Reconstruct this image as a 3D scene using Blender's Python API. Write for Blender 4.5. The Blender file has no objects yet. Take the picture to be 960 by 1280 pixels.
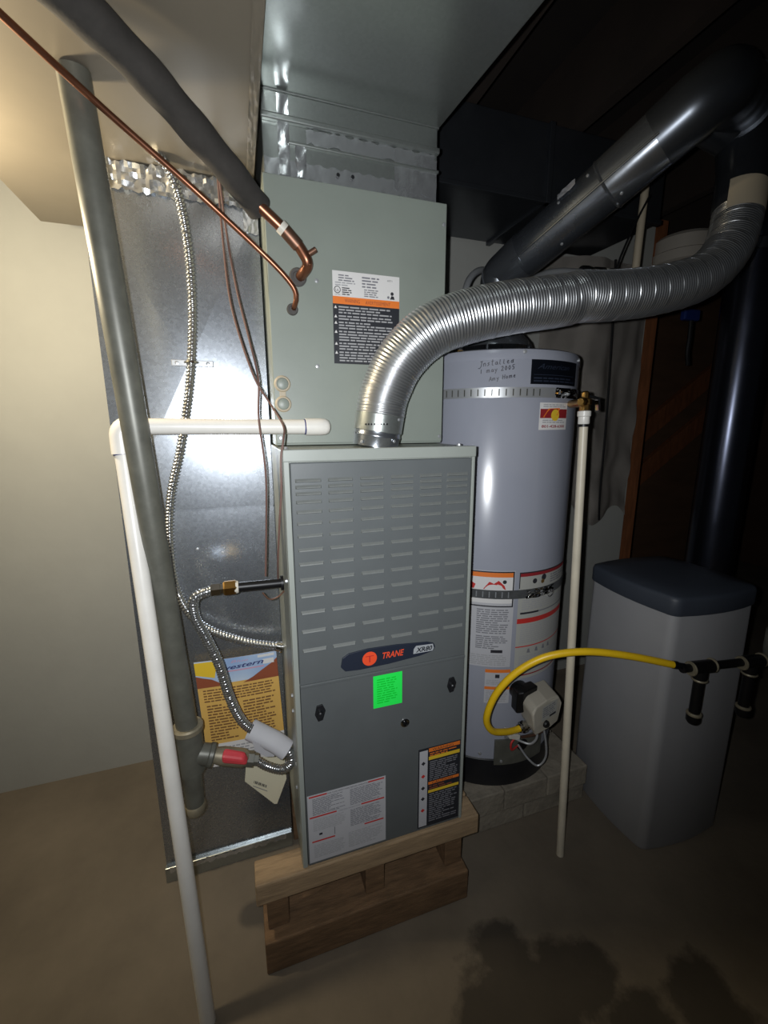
import bpy, bmesh, math, random
from mathutils import Vector, Matrix
random.seed(7)
PI = math.pi
scene = bpy.context.scene
COL = scene.collection

# ------------------------------------------------------------------ camera, world, lights, exposure
YAW, PITCH, ROLL, FPX = 0.32400667, 0.20101575, -0.00316274, 534.4
CAM = Vector((-0.0806, -0.8752, 1.3150))
fw = Vector((math.sin(YAW) * math.cos(PITCH), math.cos(YAW) * math.cos(PITCH), -math.sin(PITCH)))
rt = Vector((math.cos(YAW), -math.sin(YAW), 0)); up = rt.cross(fw)
r2 = rt * math.cos(ROLL) + up * math.sin(ROLL); u2 = -rt * math.sin(ROLL) + up * math.cos(ROLL)
cam_data = bpy.data.cameras.new('camera'); cam = bpy.data.objects.new('camera', cam_data); COL.objects.link(cam)
cam_data.sensor_fit = 'VERTICAL'; cam_data.sensor_height = 36; cam_data.lens = FPX * 36 / 1280
cam_data.clip_start = 0.02
rot = Matrix((r2, u2, -fw)).transposed()
cam.matrix_world = Matrix.Translation(CAM) @ rot.to_4x4()
scene.camera = cam

world = bpy.data.worlds.new('world'); scene.world = world; world.use_nodes = True
world.node_tree.nodes['Background'].inputs[0].default_value = (0.5, 0.55, 0.6, 1)
world.node_tree.nodes['Background'].inputs[1].default_value = 0.014

# the phone's flash, beside the lens
sd = bpy.data.lights.new('phone_flash', 'SPOT'); so = bpy.data.objects.new('phone_flash', sd); COL.objects.link(so)
sd.energy = 46; sd.color = (0.94, 0.97, 1.0); sd.spot_size = math.radians(136); sd.spot_blend = 1.0; sd.shadow_soft_size = 0.006
so.location = CAM - r2 * 0.030 + u2 * 0.008
so.rotation_euler = (Vector((0.13, 0.25, 1.24)) - so.location).to_track_quat('-Z', 'Y').to_euler()
# the bare bulb on the left wall, out of frame
pd = bpy.data.lights.new('bare_bulb', 'POINT'); po = bpy.data.objects.new('bare_bulb', pd); COL.objects.link(po)
pd.energy = 22; pd.color = (1.0, 0.84, 0.58); pd.shadow_soft_size = 0.035
po.location = (-0.66, 0.20, 1.70)

scene.view_settings.view_transform = 'Standard'; scene.view_settings.look = 'None'
scene.view_settings.exposure = 0.0; scene.view_settings.gamma = 1.0; scene.view_settings.use_curve_mapping = False

# ------------------------------------------------------------------ materials
def lin(c):
    return tuple((v / 12.92 if v <= 0.04045 else ((v + 0.055) / 1.055) ** 2.4) for v in [x / 255 for x in c]) + (1,)
MATS = {}
def mat(name, rgb, rough=0.5, metal=0.0, var=0.0, vscale=8, bump=0.0, bscale=60, spangle=0.0, bdetail=5, rvar=0.0, stretch=None, rgb2=None, coat=0.0, trans=0.0, spec=None, detail=6):
    if name in MATS: return MATS[name]
    m = bpy.data.materials.new(name); m.use_nodes = True; nt = m.node_tree; N = nt.nodes; L = nt.links
    b = N['Principled BSDF']; c = lin(rgb)
    b.inputs['Base Color'].default_value = c; b.inputs['Roughness'].default_value = rough; b.inputs['Metallic'].default_value = metal
    if coat: b.inputs['Coat Weight'].default_value = coat; b.inputs['Coat Roughness'].default_value = 0.15
    if trans: b.inputs['Transmission Weight'].default_value = trans
    if spec is not None: b.inputs['Specular IOR Level'].default_value = spec
    tc = N.new('ShaderNodeTexCoord'); mp = N.new('ShaderNodeMapping'); L.new(tc.outputs['Object'], mp.inputs[0])
    if stretch: mp.inputs['Scale'].default_value = stretch
    if var or rvar or rgb2:
        n = N.new('ShaderNodeTexNoise'); n.inputs['Scale'].default_value = vscale; n.inputs['Detail'].default_value = detail; n.inputs['Roughness'].default_value = 0.62
        L.new(mp.outputs[0], n.inputs['Vector'])
        if var or rgb2:
            r = N.new('ShaderNodeValToRGB'); r.color_ramp.elements[0].position = 0.32; r.color_ramp.elements[1].position = 0.70
            c2 = lin(rgb2) if rgb2 else tuple(v * (1 + var) for v in c[:3]) + (1,)
            c1 = c if rgb2 else tuple(v * (1 - var) for v in c[:3]) + (1,)
            r.color_ramp.elements[0].color = c1; r.color_ramp.elements[1].color = c2
            L.new(n.outputs[0], r.inputs[0]); L.new(r.outputs[0], b.inputs['Base Color'])
        if rvar:
            mr = N.new('ShaderNodeMapRange'); mr.inputs[3].default_value = max(0.02, rough - rvar); mr.inputs[4].default_value = rough + rvar
            L.new(n.outputs[0], mr.inputs[0]); L.new(mr.outputs[0], b.inputs['Roughness'])
    if spangle:
        v = N.new('ShaderNodeTexVoronoi'); v.inputs['Scale'].default_value = 170; L.new(mp.outputs[0], v.inputs['Vector'])
        mr = N.new('ShaderNodeMapRange'); mr.inputs[3].default_value = rough - spangle; mr.inputs[4].default_value = rough + spangle
        sp = N.new('ShaderNodeSeparateColor'); L.new(v.outputs['Color'], sp.inputs[0]); L.new(sp.outputs[0], mr.inputs[0]); L.new(mr.outputs[0], b.inputs['Roughness'])
        hs = N.new('ShaderNodeMix'); hs.data_type = 'RGBA'; hs.inputs[6].default_value = tuple(x * 0.96 for x in c[:3]) + (1,); hs.inputs[7].default_value = tuple(min(1, x * 1.03) for x in c[:3]) + (1,)
        L.new(sp.outputs[1], hs.inputs[0]); L.new(hs.outputs[2], b.inputs['Base Color'])
    if bump:
        n2 = N.new('ShaderNodeTexNoise'); n2.inputs['Scale'].default_value = bscale; n2.inputs['Detail'].default_value = bdetail; L.new(mp.outputs[0], n2.inputs['Vector'])
        bp = N.new('ShaderNodeBump'); bp.inputs['Strength'].default_value = bump; bp.inputs['Distance'].default_value = 0.01
        L.new(n2.outputs[0], bp.inputs['Height']); L.new(bp.outputs[0], b.inputs['Normal'])
    MATS[name] = m; return m

galv = mat('galvanized_sheet', (172, 178, 186), 0.27, 0.88, spangle=0.012, bump=0.03, bscale=5, bdetail=1)
galv_soft = mat('galvanized_trunk', (168, 173, 170), 0.30, 0.82, spangle=0.015, bump=0.04, bscale=5, bdetail=1)
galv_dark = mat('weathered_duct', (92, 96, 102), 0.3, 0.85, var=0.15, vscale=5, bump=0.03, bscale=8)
pipe_steel = mat('vent_steel', (160, 165, 172), 0.2, 0.9, rvar=0.06, vscale=14, bump=0.02, bscale=14)
flex_alu = mat('flex_aluminium', (188, 190, 192), 0.22, 0.92, rvar=0.04, vscale=30)
foil = mat('foil_tape', (205, 208, 210), 0.24, 0.82, bump=0.12, bscale=30)
paint_coil = mat('paint_light_grey', (134, 141, 133), 0.42, 0.0, var=0.05, vscale=6, bump=0.015, bscale=300)
paint_frame = mat('paint_frame_grey', (146, 151, 145), 0.4, 0.0, var=0.05, vscale=8)
paint_door = mat('paint_dark_grey', (92, 96, 97), 0.4, 0.0, var=0.06, vscale=7, bump=0.015, bscale=300)
paint_tank = mat('paint_tank', (150, 153, 164), 0.24, 0.0, var=0.03, vscale=4, coat=0.3)
black_paint = mat('black_paint', (28, 29, 32), 0.4, 0.0, var=0.2)
black_rubber = mat('black_rubber', (38, 38, 40), 0.75)
grey_rubber = mat('grey_rubber', (78, 76, 74), 0.85, var=0.2, vscale=30)
iron = mat('black_iron_hazed', (98, 98, 90), 0.42, 0.2, var=0.2, vscale=20)  # black iron lightened to grey: veiling lens haze put into the colour
iron_dark = mat('black_iron_dark', (24, 24, 26), 0.4, 0.4, var=0.2, vscale=20)
ring_wear = mat('fitting_band', (140, 132, 112), 0.5, 0.4, var=0.2, vscale=30)
copper = mat('copper', (142, 96, 74), 0.36, 0.9, var=0.25, vscale=18)
copper_dull = mat('copper_dull', (120, 90, 74), 0.45, 0.8, var=0.3, vscale=25)
brass = mat('brass', (190, 150, 88), 0.3, 1.0, var=0.2, vscale=30)
zinc = mat('zinc_plate', (176, 178, 180), 0.35, 0.55)
strap_dull = mat('strap_dull', (96, 98, 100), 0.4, 0.5, var=0.2, vscale=40)
chrome = mat('chrome', (205, 205, 205), 0.12, 1.0)
insul = mat('pipe_insulation', (50, 47, 44), 0.85, var=0.25, vscale=20, bump=0.2, bscale=40)
pvc = mat('pvc_white', (222, 219, 212), 0.35, var=0.06, vscale=12)
cpvc = mat('cpvc_cream', (205, 196, 176), 0.4, var=0.08, vscale=14)
wire_brown = mat('wire_brown', (104, 78, 70), 0.55)
wire_black = mat('wire_black', (18, 18, 20), 0.5)
wood = mat('lumber', (158, 134, 104), 0.7, var=0.25, vscale=9, stretch=(1.2, 10, 10), bump=0.15, bscale=40)
wood_old = mat('lumber_old', (118, 92, 66), 0.8, var=0.35, vscale=8, stretch=(1.5, 8, 8), bump=0.2, bscale=40)
wood_red = mat('lumber_red', (128, 78, 46), 0.7, var=0.3, vscale=8, stretch=(6, 6, 1))
concrete = mat('concrete_block', (138, 130, 116), 0.9, var=0.25, vscale=14, bump=0.35, bscale=60)
plastic_grey = mat('plastic_grey', (150, 150, 152), 0.55, var=0.04, vscale=5, bump=0.06, bscale=400)
plastic_lid = mat('plastic_lid', (58, 64, 74), 0.5, var=0.06, vscale=6, bump=0.08, bscale=400)
white_plastic = mat('white_plastic', (205, 200, 188), 0.5)
beige_plastic = mat('beige_plastic', (172, 160, 138), 0.55)
blue_plastic = mat('blue_plastic', (28, 48, 110), 0.4)
red_handle = mat('red_handle', (206, 66, 74), 0.45, var=0.1, vscale=40)
yellow_coat = mat('yellow_coating', (228, 186, 28), 0.38, var=0.05, vscale=30)
poly_sheet = mat('poly_sheeting', (178, 171, 163), 0.33, var=0.12, vscale=6, bump=0.12, bscale=12)
paper = mat('paper_white', (214, 212, 210), 0.6)
paper_dim = mat('paper_grey', (182, 182, 186), 0.55)
paper_tan = mat('paper_tan', (214, 172, 92), 0.6, var=0.06, vscale=10)
paper_sky = mat('paper_sky', (92, 138, 196), 0.6, rgb2=(188, 204, 222), vscale=7, detail=1)
ink = mat('ink_dark', (40, 40, 46), 0.6); ink_mid = mat('ink_mid', (120, 120, 126), 0.6); ink_lite = mat('ink_light', (160, 160, 162), 0.6)
ink_brown = mat('ink_brown', (118, 84, 50), 0.6); ink_pink = mat('ink_pink', (196, 150, 170), 0.6)
ink_red = mat('ink_red', (190, 48, 44), 0.55); ink_orange = mat('ink_orange', (226, 120, 44), 0.55); ink_yellow = mat('ink_yellow', (222, 186, 50), 0.55)
ink_rust = mat('ink_rust', (140, 74, 48), 0.6); ink_maroon = mat('ink_maroon', (140, 34, 40), 0.55); ink_navy = mat('ink_navy', (52, 58, 110), 0.5)
label_black = mat('label_black', (40, 42, 48), 0.45); badge_navy = mat('badge_navy', (38, 44, 58), 0.4); badge_orange = mat('badge_orange', (240, 84, 48), 0.45)
plate_navy = mat('plate_navy', (12, 15, 22), 0.35, spec=0.25); sticker_green = mat('sticker_green', (40, 255, 92), 0.5); green_ink = mat('green_ink', (14, 215, 60), 0.5)
silver_print = mat('silver_print', (168, 172, 176), 0.5)
dust = mat('scuff', (150, 156, 160), 0.6)

# concrete floor with dark damp stains of their own shape
def floor_mat():
    m = mat('floor_concrete', (116, 106, 92), 0.8, var=0.2, vscale=3.0, bump=0.12, bscale=40)
    nt = m.node_tree; N = nt.nodes; L = nt.links; b = N['Principled BSDF']
    base = b.inputs['Base Color'].links[0].from_socket
    geo = N.new('ShaderNodeNewGeometry'); nz = N.new('ShaderNodeTexNoise'); nz.inputs['Scale'].default_value = 9; nz.inputs['Detail'].default_value = 7; nz.inputs['Roughness'].default_value = 0.65
    L.new(geo.outputs['Position'], nz.inputs['Vector'])
    prev = None
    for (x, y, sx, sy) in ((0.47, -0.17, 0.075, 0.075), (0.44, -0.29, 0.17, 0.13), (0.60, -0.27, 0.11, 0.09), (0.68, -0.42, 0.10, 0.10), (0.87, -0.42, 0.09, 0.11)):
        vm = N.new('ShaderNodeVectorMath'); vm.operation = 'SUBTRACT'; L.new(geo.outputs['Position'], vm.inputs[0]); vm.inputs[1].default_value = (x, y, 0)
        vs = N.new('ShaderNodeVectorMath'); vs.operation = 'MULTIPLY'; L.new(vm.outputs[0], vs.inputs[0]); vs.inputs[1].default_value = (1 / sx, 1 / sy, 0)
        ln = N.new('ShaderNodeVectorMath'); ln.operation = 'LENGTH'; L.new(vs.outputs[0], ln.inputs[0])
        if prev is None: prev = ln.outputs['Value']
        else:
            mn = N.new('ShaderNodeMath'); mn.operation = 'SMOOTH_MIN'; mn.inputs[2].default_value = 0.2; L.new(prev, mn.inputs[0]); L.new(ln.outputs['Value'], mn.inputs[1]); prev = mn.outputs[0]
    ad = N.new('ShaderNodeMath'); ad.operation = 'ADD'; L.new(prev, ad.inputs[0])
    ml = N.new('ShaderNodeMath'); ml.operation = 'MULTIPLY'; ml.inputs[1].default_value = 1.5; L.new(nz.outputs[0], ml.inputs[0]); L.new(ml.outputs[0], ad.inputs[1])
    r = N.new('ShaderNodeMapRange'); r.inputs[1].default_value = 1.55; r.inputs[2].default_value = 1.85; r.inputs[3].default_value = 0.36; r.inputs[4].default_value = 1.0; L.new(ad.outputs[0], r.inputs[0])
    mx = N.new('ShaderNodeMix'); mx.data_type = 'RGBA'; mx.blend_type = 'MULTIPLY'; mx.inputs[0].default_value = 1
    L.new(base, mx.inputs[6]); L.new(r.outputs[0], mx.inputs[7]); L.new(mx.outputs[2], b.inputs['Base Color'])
    return m

# ------------------------------------------------------------------ mesh helpers
def obj(name, bm, m, parent=None, smooth=True, bevel=0.0, ang=38):
    bmesh.ops.recalc_face_normals(bm, faces=bm.faces)
    if smooth:
        for f in bm.faces: f.smooth = True
        for e in bm.edges:
            if len(e.link_faces) == 2 and e.calc_face_angle(0) > math.radians(ang): e.smooth = False
    me = bpy.data.meshes.new(name); bm.to_mesh(me); bm.free()
    for x in (m if isinstance(m, (list, tuple)) else [m]): me.materials.append(x)
    o = bpy.data.objects.new(name, me); COL.objects.link(o)
    if bevel:
        b = o.modifiers.new('bevel', 'BEVEL'); b.width = bevel; b.segments = 2; b.limit_method = 'ANGLE'
    attach(o, parent); return o
def attach(o, parent):
    if parent is not None:
        o.parent = parent
        w = Matrix.Translation(parent.location)
        q = parent.parent
        while q is not None: q = q.parent
        o.matrix_parent_inverse = w.inverted()
def thing(name, label, cat, loc=(0, 0, 0), group=None):
    o = bpy.data.objects.new(name, None); COL.objects.link(o); o.location = loc; o.empty_display_size = 0.05
    o['label'] = label; o['category'] = cat
    if group: o['group'] = group
    return o
def tag(o, label, cat, group=None):
    o['label'] = label; o['category'] = cat
    if group: o['group'] = group
    return o
def structure(o, label=None):
    o['kind'] = 'structure'
    if label: o['label'] = label
    return o
B = bmesh.new
def box(bm, x0, x1, y0, y1, z0, z1):
    v = [bm.verts.new(p) for p in ((x0, y0, z0), (x1, y0, z0), (x1, y1, z0), (x0, y1, z0), (x0, y0, z1), (x1, y0, z1), (x1, y1, z1), (x0, y1, z1))]
    for f in ((0, 3, 2, 1), (4, 5, 6, 7), (0, 1, 5, 4), (1, 2, 6, 5), (2, 3, 7, 6), (3, 0, 4, 7)): bm.faces.new([v[i] for i in f])
    return bm
def hexa(bm, pts):
    v = [bm.verts.new(p) for p in pts]
    for f in ((0, 3, 2, 1), (4, 5, 6, 7), (0, 1, 5, 4), (1, 2, 6, 5), (2, 3, 7, 6), (3, 0, 4, 7)): bm.faces.new([v[i] for i in f])
    return bm
def prism(bm, poly, axis_vec):
    a = [bm.verts.new(p) for p in poly]; b = [bm.verts.new(Vector(p) + Vector(axis_vec)) for p in poly]; n = len(a)
    bm.faces.new(a); bm.faces.new(b[::-1])
    for i in range(n): bm.faces.new([a[i], b[i], b[(i + 1) % n], a[(i + 1) % n]])
    return bm
def catmull(pts, step):
    P = [Vector(p) for p in pts]; P = [P[0] * 2 - P[1]] + P + [P[-1] * 2 - P[-2]]; out = []
    for i in range(1, len(P) - 2):
        p0, p1, p2, p3 = P[i - 1:i + 3]; n = max(1, int((p2 - p1).length / step + 0.5))
        for k in range(n):
            t = k / n
            out.append(0.5 * ((2 * p1) + (-p0 + p2) * t + (2 * p0 - 5 * p1 + 4 * p2 - p3) * t * t + (-p0 + 3 * p1 - 3 * p2 + p3) * t ** 3))
    out.append(P[-2]); return out
def fillet(pts, r, step=0.006):
    P = [Vector(p) for p in pts]; out = [P[0]]
    for i in range(1, len(P) - 1):
        a = (P[i - 1] - P[i]).normalized(); b = (P[i + 1] - P[i]).normalized()
        d = min(r, (P[i - 1] - P[i]).length * 0.48, (P[i + 1] - P[i]).length * 0.48)
        s, e = P[i] + a * d, P[i] + b * d
        for k in range(9):
            t = k / 8; out.append(s * (1 - t) ** 2 + P[i] * 2 * t * (1 - t) + e * t * t)
    out.append(P[-1]); return out
def sweep(bm, path, rf, seg=16, caps=True):
    path = [Vector(p) for p in path]; n = len(path); s = 0; rings = []
    T = [((path[min(i + 1, n - 1)] - path[max(i - 1, 0)])).normalized() for i in range(n)]
    N0 = T[0].orthogonal().normalized()
    for i in range(n):
        if i: s += (path[i] - path[i - 1]).length
        N0 = (N0 - T[i] * N0.dot(T[i])).normalized(); Bn = T[i].cross(N0); ring = []
        for k in range(seg):
            a = 2 * PI * k / seg; r = rf(s, a) if callable(rf) else rf
            ring.append(bm.verts.new(path[i] + (N0 * math.cos(a) + Bn * math.sin(a)) * r))
        rings.append(ring)
    for i in range(n - 1):
        A, C = rings[i], rings[i + 1]
        for k in range(seg): bm.faces.new([A[k], A[(k + 1) % seg], C[(k + 1) % seg], C[k]])
    if caps: bm.faces.new(rings[0][::-1]); bm.faces.new(rings[-1])
    return bm
def cyl(bm, p0, p1, r, seg=20, r1=None):
    p0, p1 = Vector(p0), Vector(p1); L = (p1 - p0).length
    return sweep(bm, [p0, p1], (lambda s, a: r + (r1 - r) * s / L) if r1 is not None else r, seg)
def lathe(bm, prof, origin, axis=(0, 0, 1), seg=32):
    ax = Vector(axis).normalized(); u = ax.orthogonal().normalized(); w = ax.cross(u); o = Vector(origin); rings = []
    for r, h in prof:
        rings.append([bm.verts.new(o + ax * h + (u * math.cos(2 * PI * k / seg) + w * math.sin(2 * PI * k / seg)) * max(r, 1e-4)) for k in range(seg)])
    for A, C in zip(rings, rings[1:]):
        for k in range(seg): bm.faces.new([A[k], A[(k + 1) % seg], C[(k + 1) % seg], C[k]])
    bm.faces.new(rings[0][::-1]); bm.faces.new(rings[-1]); return bm
def screw(name, p, axis, r, parent, m=None):
    return obj(name, lathe(B(), [(r * 1.3, 0), (r * 1.3, r * 0.25), (r, r * 0.3), (r, r * 0.9), (r * 0.6, r)], p, axis, 8), m or zinc, parent)
def crumple(mapper, u0, u1, v0, v1, nu, nv, amp, seed, rag=0.0):
    rnd = random.Random(seed); bm = B(); g = []
    for i in range(nu + 1):
        row = []
        for j in range(nv + 1):
            u = u0 + (u1 - u0) * i / nu; v = v0 + (v1 - v0) * j / nv
            if j in (0, nv): v += rnd.uniform(-rag, rag)
            row.append(bm.verts.new(mapper(u, v, 0.0015 + rnd.random() * amp)))
        g.append(row)
    for i in range(nu):
        for j in range(nv): bm.faces.new([g[i][j], g[i + 1][j], g[i + 1][j + 1], g[i][j + 1]])
    return bm

# printed sheets: rects, text lines, lettering, laid on a mapped surface (flat face or cylinder)
_T = {}
def text_mesh(s, shear=0.0, bold=0.0):
    key = (s, shear, bold)
    if key not in _T:
        cu = bpy.data.curves.new('t', 'FONT'); cu.body = s; cu.size = 1; cu.shear = shear; cu.resolution_u = 2; cu.offset = bold
        o = bpy.data.objects.new('t', cu); COL.objects.link(o)
        dg = bpy.context.evaluated_depsgraph_get(); me = bpy.data.meshes.new_from_object(o.evaluated_get(dg))
        _T[key] = ([v.co.copy() for v in me.vertices], [list(p.vertices) for p in me.polygons])
        bpy.data.objects.remove(o); bpy.data.curves.remove(cu); bpy.data.meshes.remove(me)
    return _T[key]
def sheet(name, mapper, items, parent, du=0.03, seed=1):
    bm = B(); slots = []; rnd = random.Random(seed)
    def si(m):
        if m not in slots: slots.append(m)
        return slots.index(m)
    def rect(u0, v0, u1, v1, m, d):
        n = max(1, int(math.ceil((u1 - u0) / du))); k = si(m)
        a = [(bm.verts.new(mapper(u0 + (u1 - u0) * i / n, v0, d)), bm.verts.new(mapper(u0 + (u1 - u0) * i / n, v1, d))) for i in range(n + 1)]
        for i in range(n): f = bm.faces.new([a[i][0], a[i + 1][0], a[i + 1][1], a[i][1]]); f.material_index = k
    for it in items:
        t = it[0]
        if t == 'base':                      # a sheet with a little thickness
            _, u0, v0, u1, v1, m, th = it; rect(u0, v0, u1, v1, m, th); e = 0.0
            for (a, b, c, d_) in ((u0, v0, u1, v0), (u0, v1, u1, v1), (u0, v0, u0, v1), (u1, v0, u1, v1)):
                q = [bm.verts.new(mapper(a, b, 0)), bm.verts.new(mapper(c, d_, 0)), bm.verts.new(mapper(c, d_, th)), bm.verts.new(mapper(a, b, th))]
                if du > (u1 - u0) or a == c: bm.faces.new(q).material_index = si(m)
        elif t == 'rect': _, u0, v0, u1, v1, m, d = it; rect(u0, v0, u1, v1, m, d)
        elif t == 'lines':                   # rows of words
            _, u0, v0, u1, v1, n, m, d = it; p = (v1 - v0) / n
            for i in range(n):
                v = v1 - (i + 0.78) * p; u = u0; end = u1 - (u1 - u0) * (rnd.random() * 0.12 if rnd.random() < 0.7 else rnd.random() * 0.5)
                while u < end - p * 0.6:
                    w = min(p * rnd.uniform(1.0, 4.0), end - u); rect(u, v, u + w, v + p * 0.5, m, d); u += w + p * 0.45
        elif t == 'text':
            _, s, u, v, h, m, d = it[:7]; o = it[7] if len(it) > 7 else {}
            vs, fs = text_mesh(s, o.get('shear', 0.0), o.get('bold', 0.0)); k = si(m); w = max(p.x for p in vs) or 1
            sx = (o['w'] / w) if 'w' in o else h * 1.4; sl = o.get('slope', 0.0)
            nv = [bm.verts.new(mapper(u + p.x * sx, v + p.y * h * 1.4 + p.x * sx * sl, d)) for p in vs]
            for f in fs:
                try: bm.faces.new([nv[i] for i in f]).material_index = k
                except ValueError: pass
        elif t == 'poly':
            _, pts, m, d = it; f = bm.faces.new([bm.verts.new(mapper(a, b, d)) for a, b in pts]); f.material_index = si(m)
        elif t == 'disc':
            _, u, v, r, m, d = it; f = bm.faces.new([bm.verts.new(mapper(u + r * math.cos(2 * PI * i / 24), v + r * math.sin(2 * PI * i / 24), d)) for i in range(24)]); f.material_index = si(m)
    me = bpy.data.meshes.new(name); bm.normal_update(); bm.to_mesh(me); bm.free()
    for m in slots: me.materials.append(m)
    o = bpy.data.objects.new(name, me); COL.objects.link(o); attach(o, parent); return o
def flat(y):                                 # faces -Y, u = X, v = Z
    return lambda u, v, d: (u, y - d, v)
def strokes(bm, lines, mapper, w, d):        # handwriting: thin ribbons
    for ln in lines:
        pts = []
        for (a, b), (c, e) in zip(ln, ln[1:]): pts += [(a, b)]
        pts.append(ln[-1])
        for (a, b), (c, e) in zip(pts, pts[1:]):
            l = math.hypot(c - a, e - b) or 1; nx, ny = -(e - b) / l * w, (c - a) / l * w
            bm.faces.new([bm.verts.new(mapper(*q, d)) for q in ((a + nx, b + ny), (a - nx, b - ny), (c - nx, e - ny), (c + nx, e + ny))])
    return bm

# ------------------------------------------------------------------ the setting
bm = B(); box(bm, -1.15, 4.6, -2.6, 2.2, -0.1, 0.0)
structure(obj('floor', bm, floor_mat(), smooth=False), 'brown-grey concrete floor with dark damp stains')
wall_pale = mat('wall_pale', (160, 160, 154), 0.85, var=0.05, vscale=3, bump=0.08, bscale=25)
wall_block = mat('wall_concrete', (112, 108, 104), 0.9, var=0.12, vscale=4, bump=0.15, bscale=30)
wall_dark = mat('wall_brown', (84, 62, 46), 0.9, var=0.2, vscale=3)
structure(obj('wall_left', box(B(), -1.15, -1.0, -2.6, 0.83, 0, 2.5), wall_pale, smooth=False), 'pale smooth wall beside the ductwork')
structure(obj('wall_back', box(B(), -1.15, 1.84, 0.83, 0.95, 0, 2.5), wall_pale, smooth=False), 'grey concrete wall behind the water heater')
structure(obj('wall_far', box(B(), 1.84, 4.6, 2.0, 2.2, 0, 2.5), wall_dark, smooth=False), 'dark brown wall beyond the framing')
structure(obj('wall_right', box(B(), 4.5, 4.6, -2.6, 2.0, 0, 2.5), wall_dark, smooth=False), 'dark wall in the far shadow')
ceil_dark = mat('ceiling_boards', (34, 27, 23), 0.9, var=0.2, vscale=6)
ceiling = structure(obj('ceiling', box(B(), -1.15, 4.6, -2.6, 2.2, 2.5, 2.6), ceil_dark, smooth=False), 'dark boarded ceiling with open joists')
jm = None
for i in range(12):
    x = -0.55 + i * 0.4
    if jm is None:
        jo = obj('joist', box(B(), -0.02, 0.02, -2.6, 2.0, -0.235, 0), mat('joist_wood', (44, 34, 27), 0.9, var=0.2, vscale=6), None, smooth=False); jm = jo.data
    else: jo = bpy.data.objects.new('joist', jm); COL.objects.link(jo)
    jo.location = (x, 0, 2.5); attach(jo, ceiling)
# open framing right of the wall's end
structure(tag(obj('trim_1', box(B(), 1.842, 1.93, 0.84, 0.93, 0, 2.262), wood_red, smooth=False, bevel=0.003), 'reddish wooden stud at the end of the wall', 'stud'))
hexa_pts = lambda x0, z0, x1, z1, w, y0, y1: [(x0, y0, z0), (x1, y0, z1), (x1, y1, z1), (x0, y1, z0), (x0, y0, z0 + w), (x1, y0, z1 + w), (x1, y1, z1 + w), (x0, y1, z0 + w)]
for k, dz in enumerate((0.0, -0.33)):
    o = obj('stair_stringer', hexa(B(), hexa_pts(2.42, 0.92 + dz, 3.6, 1.72 + dz, 0.16, 1.575, 1.62)), wood_red, smooth=False, bevel=0.003)
    tag(o, ('upper' if k == 0 else 'lower') + ' sloping wooden board of the stair behind the black duct', 'board')
tag(obj('plywood_panel', box(B(), 2.2, 3.9, 1.62, 1.64, 0, 2.265), mat('plywood', (92, 66, 46), 0.85, var=0.2, vscale=3, stretch=(1, 1, 4)), smooth=False), 'brown plywood panel behind the sloping stair boards', 'panel')

# ------------------------------------------------------------------ furnace on its wooden stand
FW, FZ = 0.4345, 0.25
st = thing('wooden_stand', 'rough lumber stand under the grey furnace', 'stand', (0.19, 0.3, 0))
for i in range(5):
    y = (-0.012, 0.060, 0.206, 0.352, 0.498)[i]
    obj('plank', box(B(), -0.113 + 0.004 * (i % 2) if i < 1 else 0.004, 0.486 if i < 2 else 0.455, y, y + (0.068 if i == 0 else 0.14), 0.19, 0.25), wood, st, smooth=False, bevel=0.004)
for x in (-0.09, 0.16, 0.39):
    for y in (0.0, 0.31, 0.60): obj('block', box(B(), max(x, 0.004) if y > 0.1 else x, (max(x, 0.004) if y > 0.1 else x) + 0.052, y, y + 0.09, 0.095, 0.19), wood_old, st, smooth=False, bevel=0.003)
for y in (-0.03, 0.30, 0.585): obj('runner', box(B(), -0.10 if y < 0.1 else 0.004, 0.45, y, y + 0.12, 0.0, 0.095), wood_old, st, smooth=False, bevel=0.004)

fu = thing('furnace', 'dark grey upright gas furnace with louvered upper door on a wooden stand', 'furnace', (FW / 2, 0.35, FZ))
bm = B(); box(bm, 0, FW, 0.004, 0.71, FZ, 1.266)
obj('cabinet', bm, paint_frame, fu, smooth=False, bevel=0.003)
bm = B(); box(bm, 0.001, 0.0125, -0.006, 0.01, FZ + 0.002, 1.2645); obj('flange', bm, paint_frame, fu, smooth=False, bevel=0.0015)
bm = B(); box(bm, FW - 0.0085, FW - 0.001, -0.006, 0.01, FZ + 0.002, 1.2645); obj('flange', bm, paint_frame, fu, smooth=False, bevel=0.0015)
bm = B(); box(bm, 0.0, FW, -0.008, 0.012, 1.243, 1.2675); obj('top_rail', bm, paint_frame, fu, smooth=False, bevel=0.002)
ud = obj('upper_door', box(B(), 0.0135, FW - 0.0095, -0.005, 0.006, 0.7455, 1.241), paint_door, fu, smooth=False, bevel=0.0025)
ld = obj('lower_door', box(B(), 0.0135, FW - 0.0095, -0.006, 0.006, 0.254, 0.7420), paint_door, fu, smooth=False, bevel=0.0025)
obj('door_seam', box(B(), 0.0135, FW - 0.0095, -0.0085, 0.0, 0.7395, 0.7470), paint_door, fu, smooth=False, bevel=0.0015)
LZ = [1.204, 1.191, 1.177, 1.160, 1.139, 1.115, 1.088, 1.058, 1.027, 0.9925, 0.956, 0.918, 0.874, 0.829]
LX = [0.049, 0.116, 0.185, 0.254, 0.323, 0.389]
lm = None
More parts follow.
